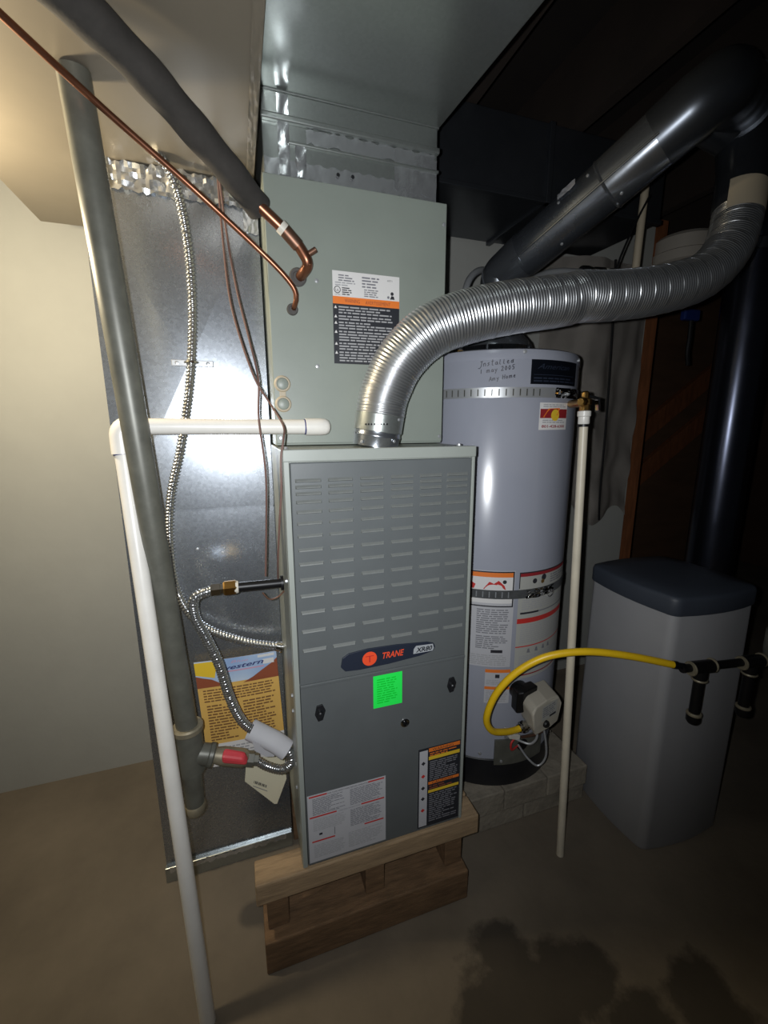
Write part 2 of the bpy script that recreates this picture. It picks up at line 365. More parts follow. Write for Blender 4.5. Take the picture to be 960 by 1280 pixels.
for z in LZ:
    for x in LX:
        if lm is None:
            bm = B(); w = 0.0265
            # pressed hood: slopes out of the sheet and turns back under a short lip
            for s0, s1 in (((-w, 0), (w, 0)),):
                a = [(-w, 0, 0.0044), (w, 0, 0.0044), (w - 0.002, -0.0042, 0.0), (-w + 0.002, -0.0042, 0.0), (w - 0.002, -0.0050, -0.0018), (-w + 0.002, -0.0050, -0.0018), (w, 0, -0.0034), (-w, 0, -0.0034)]
                v = [bm.verts.new(p) for p in a]
                for f in ((0, 1, 2, 3), (3, 2, 4, 5), (5, 4, 6, 7), (1, 6, 4, 2), (0, 3, 5, 7)): bm.faces.new([v[i] for i in f])
            lo = obj('louver', bm, mat('paint_dusty', (106, 109, 107), 0.5, var=0.08, vscale=60), None, smooth=False); lm = lo.data
        else: lo = bpy.data.objects.new('louver', lm); COL.objects.link(lo)
        lo.location = (x, -0.0048, z); attach(lo, ud)
        # dark slot under each hood
sm = None
# badge
bp = [(0.106, 0.775), (0.110, 0.797), (0.125, 0.806), (0.17, 0.810), (0.24, 0.808), (0.32, 0.801), (0.337, 0.795), (0.341, 0.785), (0.336, 0.775), (0.30, 0.768), (0.22, 0.762), (0.15, 0.7605), (0.116, 0.763)]
bd = obj('badge', prism(B(), [(x, -0.0052, z) for x, z in bp], (0, -0.004, 0)), badge_navy, ud, smooth=False, bevel=0.0012)
bd['label'] = 'dark navy name badge'
sheet('badge_print', flat(-0.0092), [('disc', 0.174, 0.785, 0.0175, badge_orange, 0.0006), ('rect', 0.164, 0.7905, 0.184, 0.7925, ink_red, 0.0009), ('rect', 0.1725, 0.776, 0.1755, 0.7905, ink_red, 0.0009),
    ('text', 'TRANE', 0.203, 0.779, 0.0155, badge_orange, 0.0006, {'shear': 0.25, 'bold': 0.02, 'w': 0.056}),
    ('poly', [(0.283, 0.7765), (0.334, 0.7765), (0.337, 0.7835), (0.334, 0.7945), (0.290, 0.7965), (0.284, 0.789)], silver_print, 0.0006), ('text', 'XR80', 0.2905, 0.7795, 0.0118, label_black, 0.0009, {'shear': 0.25, 'bold': 0.03, 'w': 0.042})], bd)
s = sheet('green_sticker', flat(-0.0062), [('base', 0.183, 0.650, 0.256, 0.735, sticker_green, 0.0006), ('lines', 0.192, 0.66, 0.245, 0.727, 11, green_ink, 0.0009)], ld, du=1); s['label'] = 'bright green sticker'
for x in (0.055, 0.389):
    bm = B(); prism(bm, [(x - 0.007, -0.006, 0.690), (x + 0.006, -0.006, 0.692), (x + 0.013, -0.006, 0.675), (x + 0.006, -0.006, 0.652), (x - 0.005, -0.006, 0.650), (x - 0.012, -0.006, 0.668)], (0, -0.004, 0))
    k = obj('latch', bm, black_paint, ld, smooth=False, bevel=0.001)
    obj('latch_knob', lathe(B(), [(0.006, 0), (0.006, 0.008), (0.004, 0.010)], (x, -0.010, 0.672), (0, -1, 0), 12), black_paint, k)
g = obj('sight_port', lathe(B(), [(0.0115, 0), (0.0115, 0.002), (0.009, 0.003), (0.008, 0.001), (0.001, 0.001)], (0.264, -0.006, 0.592), (0, -1, 0), 20), chrome, ld)
obj('port_glass', lathe(B(), [(0.006, 0), (0.006, 0.0035), (0.003, 0.005)], (0.264, -0.006, 0.592), (0, -1, 0), 16), iron_dark, g)
u0, u1, v0, v1 = 0.017, 0.213, 0.262, 0.455
it = [('base', u0, v0, u1, v1, paper_dim, 0.0005)]
for (a, b, c) in ((0.0, 0.23, 0.965), (0.78, 1.0, 0.965), (0.0, 0.35, 0.665), (0.68, 1.0, 0.665), (0.02, 0.32, 0.30), (0.72, 0.99, 0.345)):
    it.append(('rect', u0 + 0.004 + (u1 - u0 - 0.008) * a, v0 + (v1 - v0) * c, u0 + 0.004 + (u1 - u0 - 0.008) * b, v0 + (v1 - v0) * c + 0.004, ink_red, 0.0009))
H = v1 - v0; W = u1 - u0
it += [('text', 'FOR YOUR SAFETY READ BEFORE OPERATING', u0 + 0.25 * W, v0 + 0.962 * H, 0.0036, ink, 0.0009, {'w': 0.52 * W}),
       ('lines', u0 + 0.06 * W, v0 + 0.70 * H, u0 + 0.47 * W, v0 + 0.945 * H, 13, ink_mid, 0.0009), ('lines', u0 + 0.53 * W, v0 + 0.70 * H, u0 + 0.96 * W, v0 + 0.945 * H, 13, ink_mid, 0.0009),
       ('text', 'OPERATING INSTRUCTIONS', u0 + 0.38 * W, v0 + 0.662 * H, 0.0036, ink_mid, 0.0009, {'w': 0.28 * W}),
       ('lines', u0 + 0.06 * W, v0 + 0.46 * H, u0 + 0.47 * W, v0 + 0.64 * H, 9, ink_lite, 0.0009), ('lines', u0 + 0.53 * W, v0 + 0.38 * H, u0 + 0.96 * W, v0 + 0.64 * H, 13, ink_mid, 0.0009),
       ('lines', u0 + 0.06 * W, v0 + 0.06 * H, u0 + 0.47 * W, v0 + 0.26 * H, 9, ink_lite, 0.0009), ('lines', u0 + 0.5 * W, v0 + 0.06 * H, u0 + 0.96 * W, v0 + 0.30 * H, 10, ink_lite, 0.0009),
       ('rect', u0 + 0.13 * W, v0 + 0.39 * H, u0 + 0.17 * W, v0 + 0.42 * H, ink, 0.0009), ('rect', u0 + 0.32 * W, v0 + 0.34 * H, u0 + 0.33 * W, v0 + 0.45 * H, ink_mid, 0.0009)]
s = sheet('instruction_label', flat(-0.0062), it, ld, du=1, seed=3); s['label'] = 'white instruction label with red bars'
u0, u1, v0, v1 = 0.302, 0.422, 0.262, 0.503; W = u1 - u0; H = v1 - v0; m0 = u0 + 0.24 * W
it = [('base', u0, v0, u1, v1, label_black, 0.0005), ('rect', u0 + 0.003, v0 + 0.004, u0 + 0.215 * W, v1 - 0.006, paper_dim, 0.0009)]
for c, h_, m_ in ((0.945, 0.045, ink_orange), (0.845, 0.042, ink_yellow), (0.535, 0.035, ink_orange), (0.43, 0.035, ink_yellow)):
    it.append(('rect', m0, v0 + c * H, u1 - 0.002, v0 + (c + h_) * H, m_, 0.0009))
it += [('text', 'WARNING', m0 + 0.01, v0 + 0.950 * H, 0.008, label_black, 0.0012, {'w': 0.06}), ('text', 'CAUTION', m0 + 0.01, v0 + 0.538 * H, 0.007, label_black, 0.0012, {'w': 0.06}),
       ('lines', m0 + 0.003, v0 + 0.885 * H, u1 - 0.006, v0 + 0.935 * H, 2, ink_orange, 0.0009), ('lines', m0 + 0.003, v0 + 0.58 * H, u1 - 0.006, v0 + 0.83 * H, 10, ink_mid, 0.0009), ('lines', m0 + 0.003, v0 + 0.47 * H, u1 - 0.006, v0 + 0.525 * H, 2, ink_rust, 0.0009), ('lines', m0 + 0.003, v0 + 0.05 * H, u1 - 0.006, v0 + 0.42 * H, 14, ink_mid, 0.0009)]
for c, m_ in ((0.82, ink), (0.66, ink_red), (0.51, ink), (0.375, ink), (0.225, ink_red)):
    x = u0 + 0.115 * W; z = v0 + c * H; it.append(('poly', [(x - 0.006, z), (x, z - 0.006), (x + 0.006, z), (x, z + 0.006)], m_, 0.0012))
s = sheet('warning_label', flat(-0.0062), it, ld, du=1, seed=4); s['label'] = 'black warning label with orange and yellow bars'
for x, z in ((0.012, 1.2705), (0.42, 1.2705)): screw('screw', (x, 0.05, 1.266), (0, 0, 1), 0.005, fu)
for z in (1.19, 0.98, 0.70, 0.66, 0.45): screw('screw', (0.0, 0.035, z), (-1, 0, 0), 0.004, fu)

# ------------------------------------------------------------------ evaporator coil case on the furnace
CX0, CX1, CY, CZ0, CZ1 = 0.004, 0.432, 0.168, 1.268, 1.834
co = thing('coil_case', 'light grey-green sheet metal coil case standing on the furnace', 'coil case', (0.218, 0.44, CZ0))
obj('case', box(B(), CX0, CX1, CY + 0.004, 0.71, CZ0, CZ1), paint_coil, co, smooth=False, bevel=0.002)
fp = obj('front_panel', box(B(), CX0, CX1, CY, CY + 0.006, CZ0 + 0.004, CZ1), paint_coil, co, smooth=False, bevel=0.002)
u0, u1, v0, v1 = 0.147, 0.310, 1.458, 1.660; W = u1 - u0
it = [('base', u0, v0, u1, v1, label_black, 0.0005), ('rect', u0, 1.606, u1, v1, paper, 0.0009), ('rect', u0, 1.590, u1, 1.606, ink_orange, 0.0009),
      ('text', 'WARNING', u0 + 0.028, 1.5940, 0.008, ink_rust, 0.0012, {'w': 0.036}), ('text', 'AVERTISSEMENT', u0 + 0.078, 1.5935, 0.008, ink_rust, 0.0012, {'w': 0.062}),
      ('lines', u0 + 0.014, 1.638, u0 + 0.055, 1.654, 3, ink_mid, 0.0012), ('lines', u0 + 0.07, 1.628, u0 + 0.115, 1.654, 4, ink_mid, 0.0012), ('lines', u0 + 0.006, 1.628, u0 + 0.06, 1.638, 2, ink_lite, 0.0012),
      ('lines', u0 + 0.022, 1.609, u0 + 0.045, 1.627, 4, ink, 0.0012), ('lines', u0 + 0.075, 1.609, u0 + 0.11, 1.627, 4, ink_mid, 0.0012), ('text', '60771', u0 + 0.132, 1.6475, 0.004, ink, 0.0012),
      ('disc', u0 + 0.011, 1.620, 0.0078, ink, 0.0012), ('disc', u0 + 0.011, 1.620, 0.0062, paper, 0.0014), ('text', 'UL', u0 + 0.0063, 1.6165, 0.0055, ink, 0.0016, {'w': 0.009}), ('text', 'LISTED', u0 + 0.005, 1.6090, 0.0022, ink, 0.0012, {'w': 0.013}),
      ('poly', [(u1 - 0.024, 1.609), (u1 - 0.012, 1.609), (u1 - 0.014, 1.616), (u1 - 0.020, 1.617)], ink, 0.0012), ('disc', u1 - 0.0185, 1.6215, 0.004, ink, 0.0012), ('disc', u1 - 0.028, 1.613, 0.003, ink_mid, 0.0012)]
z = 1.587
for n in (3, 2, 3, 4, 3, 4):
    h = 0.0062 * n; it.append(('lines', u0 + 0.013, z - h, u1 - 0.006, z, n, ink_lite, 0.0009)); it.append(('poly', [(u0 + 0.0025, z - 0.007), (u0 + 0.0095, z - 0.007), (u0 + 0.006, z - 0.0005)], paper, 0.0009)); z -= h + 0.0014
s = sheet('rating_label', flat(CY), it, fp, du=1, seed=6); s['label'] = 'rating label with white head, orange stripe and black text block'
for x, z, r in ((0.069, 1.637, 0.0195), (0.054, 1.569, 0.0125)):
    o = obj('grommet', lathe(B(), [(r, 0), (r, 0.004), (r * 0.85, 0.007), (r * 0.6, 0.007), (r * 0.55, 0.004)], (x, CY, z), (0, -1, 0), 24), grey_rubber, fp)
for z in (1.408, 1.363):
    k = obj('drain_port', lathe(B(), [(0.0185, 0), (0.0185, 0.003), (0.016, 0.006), (0.0135, 0.006), (0.013, 0.003)], (0.024, CY, z), (0, -1, 0), 28), beige_plastic, fp)
    obj('drain_plug', lathe(B(), [(0.0128, 0), (0.0128, 0.005), (0.010, 0.0065)], (0.024, CY, z), (0, -1, 0), 24), paint_coil, k)
obj('port_bridge', box(B(), 0.017, 0.031, CY - 0.003, CY, 1.378, 1.393), beige_plastic, fp, smooth=False, bevel=0.001)
for x, z in ((0.425, 1.788), (0.111, 1.634), (0.107, 1.450), (0.425, 1.285), (0.016, 1.285)): screw('screw', (x, CY, z), (0, -1, 0), 0.0036, fp)

# ------------------------------------------------------------------ supply plenum and trunk
sp = thing('supply_duct', 'galvanized supply duct rising from the coil case and turning overhead', 'duct', (0.21, 0.44, 1.835))
bm = B(); box(bm, 0.008, 0.408, 0.178, 0.70, 1.835, 1.99); obj('plenum', bm, galv_soft, sp, smooth=False, bevel=0.002)
bm = B(); hexa(bm, [(-0.004, -2.2, 1.992), (0.62, -2.2, 1.992), (0.412, 0.176, 1.992), (0.004, 0.176, 1.992), (-0.004, -2.2, 2.26), (0.62, -2.2, 2.26), (0.412, 0.176, 2.26), (0.004, 0.176, 2.26)])
obj('trunk', bm, galv_soft, sp, smooth=False, bevel=0.002)
bm = B(); box(bm, 0.004, 0.412, 0.176, 0.70, 1.99, 2.26); obj('elbow_box', bm, galv_soft, sp, smooth=False, bevel=0.002)
obj('drive_cleat', box(B(), 0.006, 0.41, 0.166, 0.180, 1.934, 1.946), galv_soft, sp, smooth=False, bevel=0.003)
obj('drive_cleat', box(B(), 0.06, 0.41, 0.170, 0.180, 1.896, 1.902), galv_soft, sp, smooth=False, bevel=0.002)
obj('drive_cleat', box(B(), 0.0, 0.455, -0.23, -0.205, 1.984, 1.994), galv_soft, sp, smooth=False, bevel=0.003)
f = flat(0.178)
obj('foil_tape', crumple(f, 0.010, 0.406, 1.836, 1.868, 50, 4, 0.0012, 2, 0.003), foil, sp, ang=75)
obj('foil_tape', crumple(f, 0.040, 0.064, 1.838, 1.985, 4, 14, 0.004, 3), foil, sp, ang=75)
obj('foil_tape', crumple(f, 0.075, 0.098, 1.838, 1.90, 4, 8, 0.006, 4), foil, sp, ang=75)
obj('foil_tape', crumple(f, 0.30, 0.406, 1.85, 1.925, 12, 8, 0.0025, 5, 0.006), foil, sp, ang=75)
obj('foil_tape', crumple(f, 0.10, 0.40, 1.905, 1.934, 30, 3, 0.0012, 8, 0.004), foil, sp, ang=75)
fl = lambda u, v, d: (-0.0005 - d * 0.6, u, v)
for x, z in ((0.167, 1.855), (0.20, 1.856)): obj('hole', lathe(B(), [(0.004, 0), (0.004, 0.001)], (x, 0.172, z), (0, -1, 0), 12), black_paint, sp)

# ------------------------------------------------------------------ return duct, cross-broken front face
RY, RX0 = 0.29, -0.362
rd = thing('return_duct', 'tall galvanized return duct standing left of the furnace', 'duct', (-0.18, 0.47, 0))
bm = B(); box(bm, RX0, -0.001, RY + 0.006, 0.68, 0.0, 1.868)
obj('drop', bm, galv, rd, smooth=False, bevel=0.002)
for (z0, z1, amp) in ((0.052, 1.10, 0.004), (1.105, 1.815, 0.006)):
    bm = B(); c = bm.verts.new(((RX0 - 0.001) / 2, RY - amp + 0.005, (z0 + z1) / 2))
    q = [bm.verts.new(p) for p in ((RX0, RY + 0.0055, z0), (-0.001, RY + 0.0055, z0), (-0.001, RY + 0.0055, z1), (RX0, RY + 0.0055, z1))]
    for i in range(4): bm.faces.new([q[i], q[(i + 1) % 4], c])
    bm.faces.new(q[::-1])
    obj('face_panel', bm, galv, rd, smooth=False)
obj('bottom_cleat', box(B(), RX0 - 0.004, -0.001, RY - 0.004, RY + 0.012, 0.0, 0.05), galv_soft, rd, smooth=False, bevel=0.002)
f = flat(RY - 0.005)
obj('foil_tape', crumple(f, RX0 + 0.01, -0.02, 0.038, 0.052, 40, 2, 0.004, 13, 0.004), foil, rd, ang=75)
f = flat(RY + 0.005)
obj('foil_tape', crumple(f, RX0 + 0.05, -0.002, 1.812, 1.868, 40, 6, 0.009, 11, 0.004), foil, rd, ang=22)
obj('foil_tape', crumple(f, -0.035, -0.002, 1.76, 1.82, 8, 10, 0.003, 12, 0.003), foil, rd, ang=75)
trunk_m = mat('return_trunk_metal', (132, 124, 110), 0.5, 0.45, var=0.06, vscale=4, bump=0.05, bscale=5)
obj('trunk', box(B(), -0.56, -0.006, -2.2, 0.68, 1.870, 1.985), trunk_m, rd, smooth=False, bevel=0.003)
obj('foil_tape', crumple(lambda u, v, d: (u, v, 1.8695 - d), -0.024, -0.008, -0.2, 0.28, 6, 60, 0.003, 14, 0.0), trunk_m, rd, ang=75)
for x, z in ((-0.20, 1.0), (-0.14, 0.985)): screw('screw', (x, RY + 0.003, z), (0, -1, 0), 0.003, rd)

# duct in the shadows behind the heater
dd = thing('rear_duct', 'dark rectangular duct running above the water heater', 'duct', (0.9, 0.62, 2.03))
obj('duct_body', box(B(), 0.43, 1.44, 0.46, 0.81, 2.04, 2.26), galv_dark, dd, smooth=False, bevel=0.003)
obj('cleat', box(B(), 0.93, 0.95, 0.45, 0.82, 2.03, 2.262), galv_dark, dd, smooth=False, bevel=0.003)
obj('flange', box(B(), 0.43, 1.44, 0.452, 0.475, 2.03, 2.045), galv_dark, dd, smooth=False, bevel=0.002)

# ------------------------------------------------------------------ refrigerant lines
rl = thing('suction_line', 'copper suction pipe with thick dark foam insulation entering the coil case', 'pipe', (0.069, 0.168, 1.637))
pth = catmull([(-0.36, -0.27, 1.835), (-0.213, -0.104, 1.832), (-0.10, 0.03, 1.795), (-0.010, 0.128, 1.748)], 0.012)
obj('insulation', sweep(B(), pth, lambda s, a: 0.0265 + 0.001 * math.sin(s * 70), 20), insul, rl)
pth = fillet([(-0.03, 0.106, 1.757), (0.062, 0.122, 1.692), (0.088, 0.122, 1.652), (0.078, 0.150, 1.640), (0.069, 0.20, 1.637)], 0.022)
obj('tube', sweep(B(), pth, 0.0112, 16), copper, rl)
obj('coupling', cyl(B(), (0.036, 0.1175, 1.711), (0.066, 0.1225, 1.684), 0.0132, 16), copper_dull, rl)
obj('solder_band', cyl(B(), (0.030, 0.1165, 1.7155), (0.039, 0.118, 1.7085), 0.0136, 16), white_plastic, rl)
obj('service_tee', cyl(B(), (0.083, 0.122, 1.668), (0.102, 0.118, 1.680), 0.006, 10), copper_dull, rl)
ll = thing('liquid_line', 'thin bare copper liquid line entering the small grommet', 'pipe', (0.054, 0.168, 1.569))
pth = catmull([(-0.36, -0.10, 1.85), (-0.255, 0.022, 1.815), (-0.13, 0.10, 1.752), (-0.004, 0.125, 1.66), (0.045, 0.135, 1.618), (0.060, 0.142, 1.595), (0.058, 0.155, 1.575), (0.054, 0.19, 1.568)], 0.01)
obj('tube', sweep(B(), pth, 0.0056, 12), copper, ll)

# ------------------------------------------------------------------ armoured conduit with strap
ac = thing('armored_conduit', 'flexible spiral metal conduit hanging down the return duct face', 'conduit', (0.003, 0.262, 0.71))
pth = catmull([(-0.205, 0.235, 1.865), (-0.188, 0.255, 1.86), (-0.169, 0.262, 1.812), (-0.158, 0.262, 1.719), (-0.158, 0.262, 1.604), (-0.167, 0.262, 1.5), (-0.183, 0.262, 1.392), (-0.212, 0.26, 1.262), (-0.244, 0.26, 1.148), (-0.258, 0.26, 1.028), (-0.252, 0.26, 0.902), (-0.207, 0.26, 0.807), (-0.112, 0.258, 0.745), (-0.001, 0.25, 0.71)], 0.0012)
obj('armor', sweep(B(), pth, lambda s, a: 0.0098 + 0.0014 * math.sin(2 * PI * s / 0.0085 - a), 14), flex_alu, ac)
k = obj('strap', box(B(), -0.216, -0.125, 0.274, 0.279, 1.452, 1.466), zinc, ac, smooth=False, bevel=0.001)
obj('strap_loop', sweep(B(), [(-0.172 + 0.0135 * math.cos(t), 0.262 - 0.0135 * math.sin(t), 1.459) for t in [PI * i / 12 - 0.15 for i in range(15)]], 0.003, 8), chrome, k)
for x in (-0.205, -0.137): screw('screw', (x, 0.274, 1.459), (0, -1, 0), 0.0035, k)
obj('connector', lathe(B(), [(0.014, 0), (0.014, 0.012), (0.017, 0.013), (0.017, 0.018)], (-0.0195, 0.2515, 0.7155), (0.965, -0.06, -0.30), 16), chrome, ac)

# thermostat wires
for lab, pts in (('brown thermostat wire running straight down to the gas stub', [(-0.085, 0.16, 1.86), (-0.075, 0.19, 1.72), (-0.062, 0.17, 1.60), (-0.045, 0.135, 1.50), (-0.032, 0.098, 1.41), (-0.036, 0.097, 1.33), (-0.028, 0.10, 1.21), (-0.033, 0.12, 1.08), (-0.040, 0.135, 0.962)]),
                 ('brown thermostat wire swinging out over the furnace corner', [(-0.085, 0.20, 1.86), (-0.083, 0.19, 1.70), (-0.075, 0.15, 1.56), (-0.042, 0.10, 1.42), (-0.012, 0.08, 1.36), (0.008, 0.03, 1.315), (0.004, -0.006, 1.29), (-0.004, -0.016, 1.25), (-0.006, -0.014, 1.19), (-0.012, 0.0, 1.12), (-0.016, 0.04, 1.03), (-0.014, 0.10, 0.965)])):
    o = obj('thermostat_wire', sweep(B(), catmull(pts, 0.008), 0.0022, 8), wire_brown); tag(o, lab, 'wire')

# ------------------------------------------------------------------ condensate drain
cd = thing('condensate_drain', 'white plastic drain pipe with capped end dropping to the floor', 'pipe', (-0.229, -0.072, 0))
obj('horizontal_pipe', cyl(B(), (-0.29, 0.135, 1.3135), (0.072, 0.135, 1.311), 0.0165, 24), pvc, cd)
obj('cap', lathe(B(), [(0.0172, 0), (0.0195, 0.001), (0.0195, 0.034), (0.0185, 0.046), (0.0155, 0.053), (0.009, 0.057), (0.001, 0.0585)], (0.068, 0.135, 1.311), (1, 0, 0), 28), pvc, cd)
obj('primer_ring', cyl(B(), (0.0655, 0.135, 1.311), (0.069, 0.135, 1.311), 0.0176, 24), ink_navy, cd)
obj('elbow', sweep(B(), fillet([(-0.262, 0.135, 1.3135), (-0.307, 0.135, 1.3135), (-0.3065, 0.132, 1.258)], 0.03), 0.0205, 24), pvc, cd)
obj('primer_ring', cyl(B(), (-0.3065, 0.1325, 1.259), (-0.3062, 0.132, 1.2555), 0.0176, 24), ink_navy, cd)
obj('drop_pipe', cyl(B(), (-0.3065, 0.134, 1.272), (-0.232, -0.072, 0.0), 0.0165, 24), pvc, cd)

# ------------------------------------------------------------------ gas pipe, valve, appliance connector
gp = thing('gas_pipe', 'black iron gas pipe greyed by painted haze descending in front of the return duct', 'pipe', (-0.24, 0.14, 0.36))
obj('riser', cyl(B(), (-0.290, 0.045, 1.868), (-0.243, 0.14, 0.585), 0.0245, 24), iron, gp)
def ring(c, d, r, w=0.008, m=None, name='band'):
    c = Vector(c); d = Vector(d).normalized(); obj(name, lathe(B(), [(r * 0.9, -w), (r, -w * 0.6), (r, w * 0.6), (r * 0.9, w)], c, d, 24), m or ring_wear, gp)
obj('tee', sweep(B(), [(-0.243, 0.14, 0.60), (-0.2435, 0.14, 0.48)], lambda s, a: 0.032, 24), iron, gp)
ring((-0.243, 0.14, 0.598), (0, 0, 1), 0.0355, 0.009)
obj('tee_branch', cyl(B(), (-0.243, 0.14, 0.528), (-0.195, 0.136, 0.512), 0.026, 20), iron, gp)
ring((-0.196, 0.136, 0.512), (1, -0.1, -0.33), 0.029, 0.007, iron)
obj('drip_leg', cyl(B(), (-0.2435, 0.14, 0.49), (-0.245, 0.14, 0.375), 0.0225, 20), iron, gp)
ring((-0.245, 0.14, 0.372), (0, 0, 1), 0.026, 0.012, ring_wear, 'end_cap')
gv = thing('gas_valve', 'iron gas shutoff valve with red lever handle', 'valve', (-0.14, 0.13, 0.49))
obj('body', sweep(B(), [(-0.192, 0.1355, 0.511), (-0.170, 0.134, 0.503), (-0.158, 0.133, 0.499), (-0.122, 0.131, 0.486), (-0.112, 0.130, 0.482)], lambda s, a: 0.0175 + 0.005 * (0.012 < s < 0.075) * (1 if abs(s - 0.045) < 0.03 else 0.6), 16), ring_wear, gv)
obj('stem', cyl(B(), (-0.140, 0.128, 0.495), (-0.135, 0.098, 0.520), 0.006, 12), iron_dark, gv)
hd = B(); hexa(hd, [(-0.170, 0.088, 0.518), (-0.112, 0.086, 0.497), (-0.108, 0.104, 0.508), (-0.166, 0.106, 0.530), (-0.170, 0.084, 0.540), (-0.120, 0.082, 0.520), (-0.114, 0.100, 0.530), (-0.162, 0.102, 0.552)])
obj('handle', hd, red_handle, gv, smooth=False, bevel=0.006)['label'] = 'red lever handle'
gc = thing('gas_connector', 'corrugated stainless gas connector looping up from the red handled valve', 'hose', (-0.10, 0.13, 0.47))
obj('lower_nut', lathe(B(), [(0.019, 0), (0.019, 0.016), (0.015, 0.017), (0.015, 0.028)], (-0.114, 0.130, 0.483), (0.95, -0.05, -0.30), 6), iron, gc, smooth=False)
pth = catmull([(-0.092, 0.128, 0.474), (-0.065, 0.118, 0.456), (-0.030, 0.105, 0.448), (-0.008, 0.098, 0.468), (-0.012, 0.10, 0.502), (-0.045, 0.115, 0.532), (-0.085, 0.125, 0.556), (-0.118, 0.13, 0.592), (-0.142, 0.13, 0.664), (-0.160, 0.13, 0.757), (-0.184, 0.13, 0.834), (-0.202, 0.13, 0.885), (-0.198, 0.13, 0.930), (-0.158, 0.13, 0.945)], 0.0009)
obj('corrugated_hose', sweep(B(), pth, lambda s, a: 0.0106 + 0.0016 * max(0.0, math.sin(2 * PI * s / 0.0062)) ** 2, 16), flex_alu, gc)
tp = [(-0.100, 0.127, 0.566), (-0.070, 0.120, 0.545), (-0.040, 0.111, 0.525), (-0.015, 0.102, 0.503)]
obj('paper_sleeve', sweep(B(), catmull(tp, 0.01), lambda s, a: 0.0215 + 0.004 * math.cos(a * 2), 20, caps=False), paper_dim, gc)
f_tag = lambda u, v, d: (-0.098 + u * 0.8 + v * 0.05, 0.100 - d + v * 0.1, 0.555 - u * 0.45 - v)
tg = B(); prism(tg, [f_tag(0, 0.0, 0), f_tag(0.075, 0.01, 0), f_tag(0.060, 0.035, 0), f_tag(0.035, 0.042, 0), f_tag(0.005, 0.03, 0)], (0, -0.0012, 0)); obj('paper_tag', tg, paper_dim, gc, smooth=False)
obj('upper_nut', lathe(B(), [(0.015, 0), (0.015, 0.02), (0.012, 0.021), (0.012, 0.03)], (-0.163, 0.13, 0.945), (1, 0, 0), 6), chrome, gc, smooth=False)
gs = thing('gas_stub', 'short black gas nipple with brass fitting at the furnace side', 'pipe', (0, 0.13, 0.943))
obj('nipple', cyl(B(), (-0.108, 0.13, 0.944), (0.0, 0.13, 0.942), 0.0115, 18), iron_dark, gs)
obj('brass_fitting', lathe(B(), [(0.016, 0), (0.018, 0.003), (0.018, 0.026), (0.014, 0.03)], (-0.136, 0.13, 0.945), (1, 0, 0), 6), brass, gs, smooth=False)
obj('sealant', lathe(B(), [(0.012, 0), (0.0165, 0.004), (0.014, 0.012)], (-0.115, 0.13, 0.9445), (1, 0, 0), 10), white_plastic, gs)
obj('nipple_flange', lathe(B(), [(0.018, 0), (0.018, 0.006)], (-0.0065, 0.13, 0.942), (1, 0, 0), 18), iron_dark, gs)
tag(obj('igniter_lead', sweep(B(), catmull([(-0.05, 0.125, 0.925), (-0.035, 0.115, 0.91), (-0.015, 0.115, 0.914), (0.0, 0.12, 0.925)], 0.006), 0.002, 8), copper_dull), 'short reddish wire looping under the black gas nipple', 'wire')

# ------------------------------------------------------------------ papers hung on the return duct
ft = flat(0.277)
def fly(u, v, d): return (-0.233 + u * 0.214 + (v - 1) * -0.012, 0.272 - d - 0.004 * math.sin(u * PI), 0.695 - (1 - v) * 0.33 - u * 0.004)
it = [('base', 0, 0, 1, 1, paper_tan, 0.001), ('rect', 0, 0.78, 1, 1, paper_sky, 0.0016), ('rect', 0, 0, 1, 0.22, paper, 0.0016),
      ('poly', [(0, 0.76), (0.34, 0.76), (0.18, 0.83), (0.08, 0.85), (0, 0.87)], ink_rust, 0.002), ('poly', [(0.55, 0.76), (1, 0.76), (1, 0.94), (0.93, 0.90), (0.80, 0.85), (0.68, 0.80)], ink_rust, 0.002),
      ('poly', [(0.0, 0.88), (0.22, 0.84), (0.27, 0.99), (0, 0.99)], ink_yellow, 0.002),
      ('text', 'western', 0.28, 0.895, 0.040, ink_navy, 0.0026, {'shear': 0.35, 'bold': 0.02, 'w': 0.55, 'slope': 0.03}), ('rect', 0.36, 0.878, 0.83, 0.89, ink_pink, 0.0024), ('text', 'Blue', 0.42, 0.955, 0.022, ink_pink, 0.0026, {'shear': 0.3, 'w': 0.22}), ('rect', 0.76, 0.966, 0.97, 0.99, paper, 0.0024), ('rect', 0.82, 0.90, 0.96, 0.945, paper, 0.0024),
      ('lines', 0.06, 0.62, 0.95, 0.745, 5, ink_brown, 0.0022), ('lines', 0.08, 0.25, 0.45, 0.60, 13, ink_brown, 0.0022), ('lines', 0.52, 0.27, 0.92, 0.60, 12, ink_brown, 0.0022), ('lines', 0.06, 0.05, 0.9, 0.19, 5, ink_lite, 0.0022)]
fl_o = sheet('flyer', fly, it, None, du=0.05, seed=9); tag(fl_o, 'tan and blue printed flyer fixed to the return duct', 'flyer')
bk = B(); prism(bk, [(-0.129, 0.279, 0.288), (-0.050, 0.274, 0.188), (-0.042, 0.274, 0.186), (-0.010, 0.278, 0.262), (-0.012, 0.281, 0.36), (-0.12, 0.281, 0.36)], (0, -0.004, 0))
o = obj('booklet', bk, mat('paper_cream', (222, 216, 190), 0.6), None, smooth=False); tag(o, 'cream booklet hanging below the flyer with its corner pointing down', 'booklet')
sheet('barcode', lambda u, v, d: (-0.105 + u * 0.8 + v * 0.2, 0.2735 - d, 0.277 - u * 0.62 + v * 0.7), [('rect', 0.004 * i, 0, 0.004 * i + (0.0028 if i % 3 else 0.0015), 0.012, ink, 0.0014) for i in range(11)] + [('rect', 0, -0.014, 0.05, -0.011, ink_mid, 0.0014)], o, du=1)

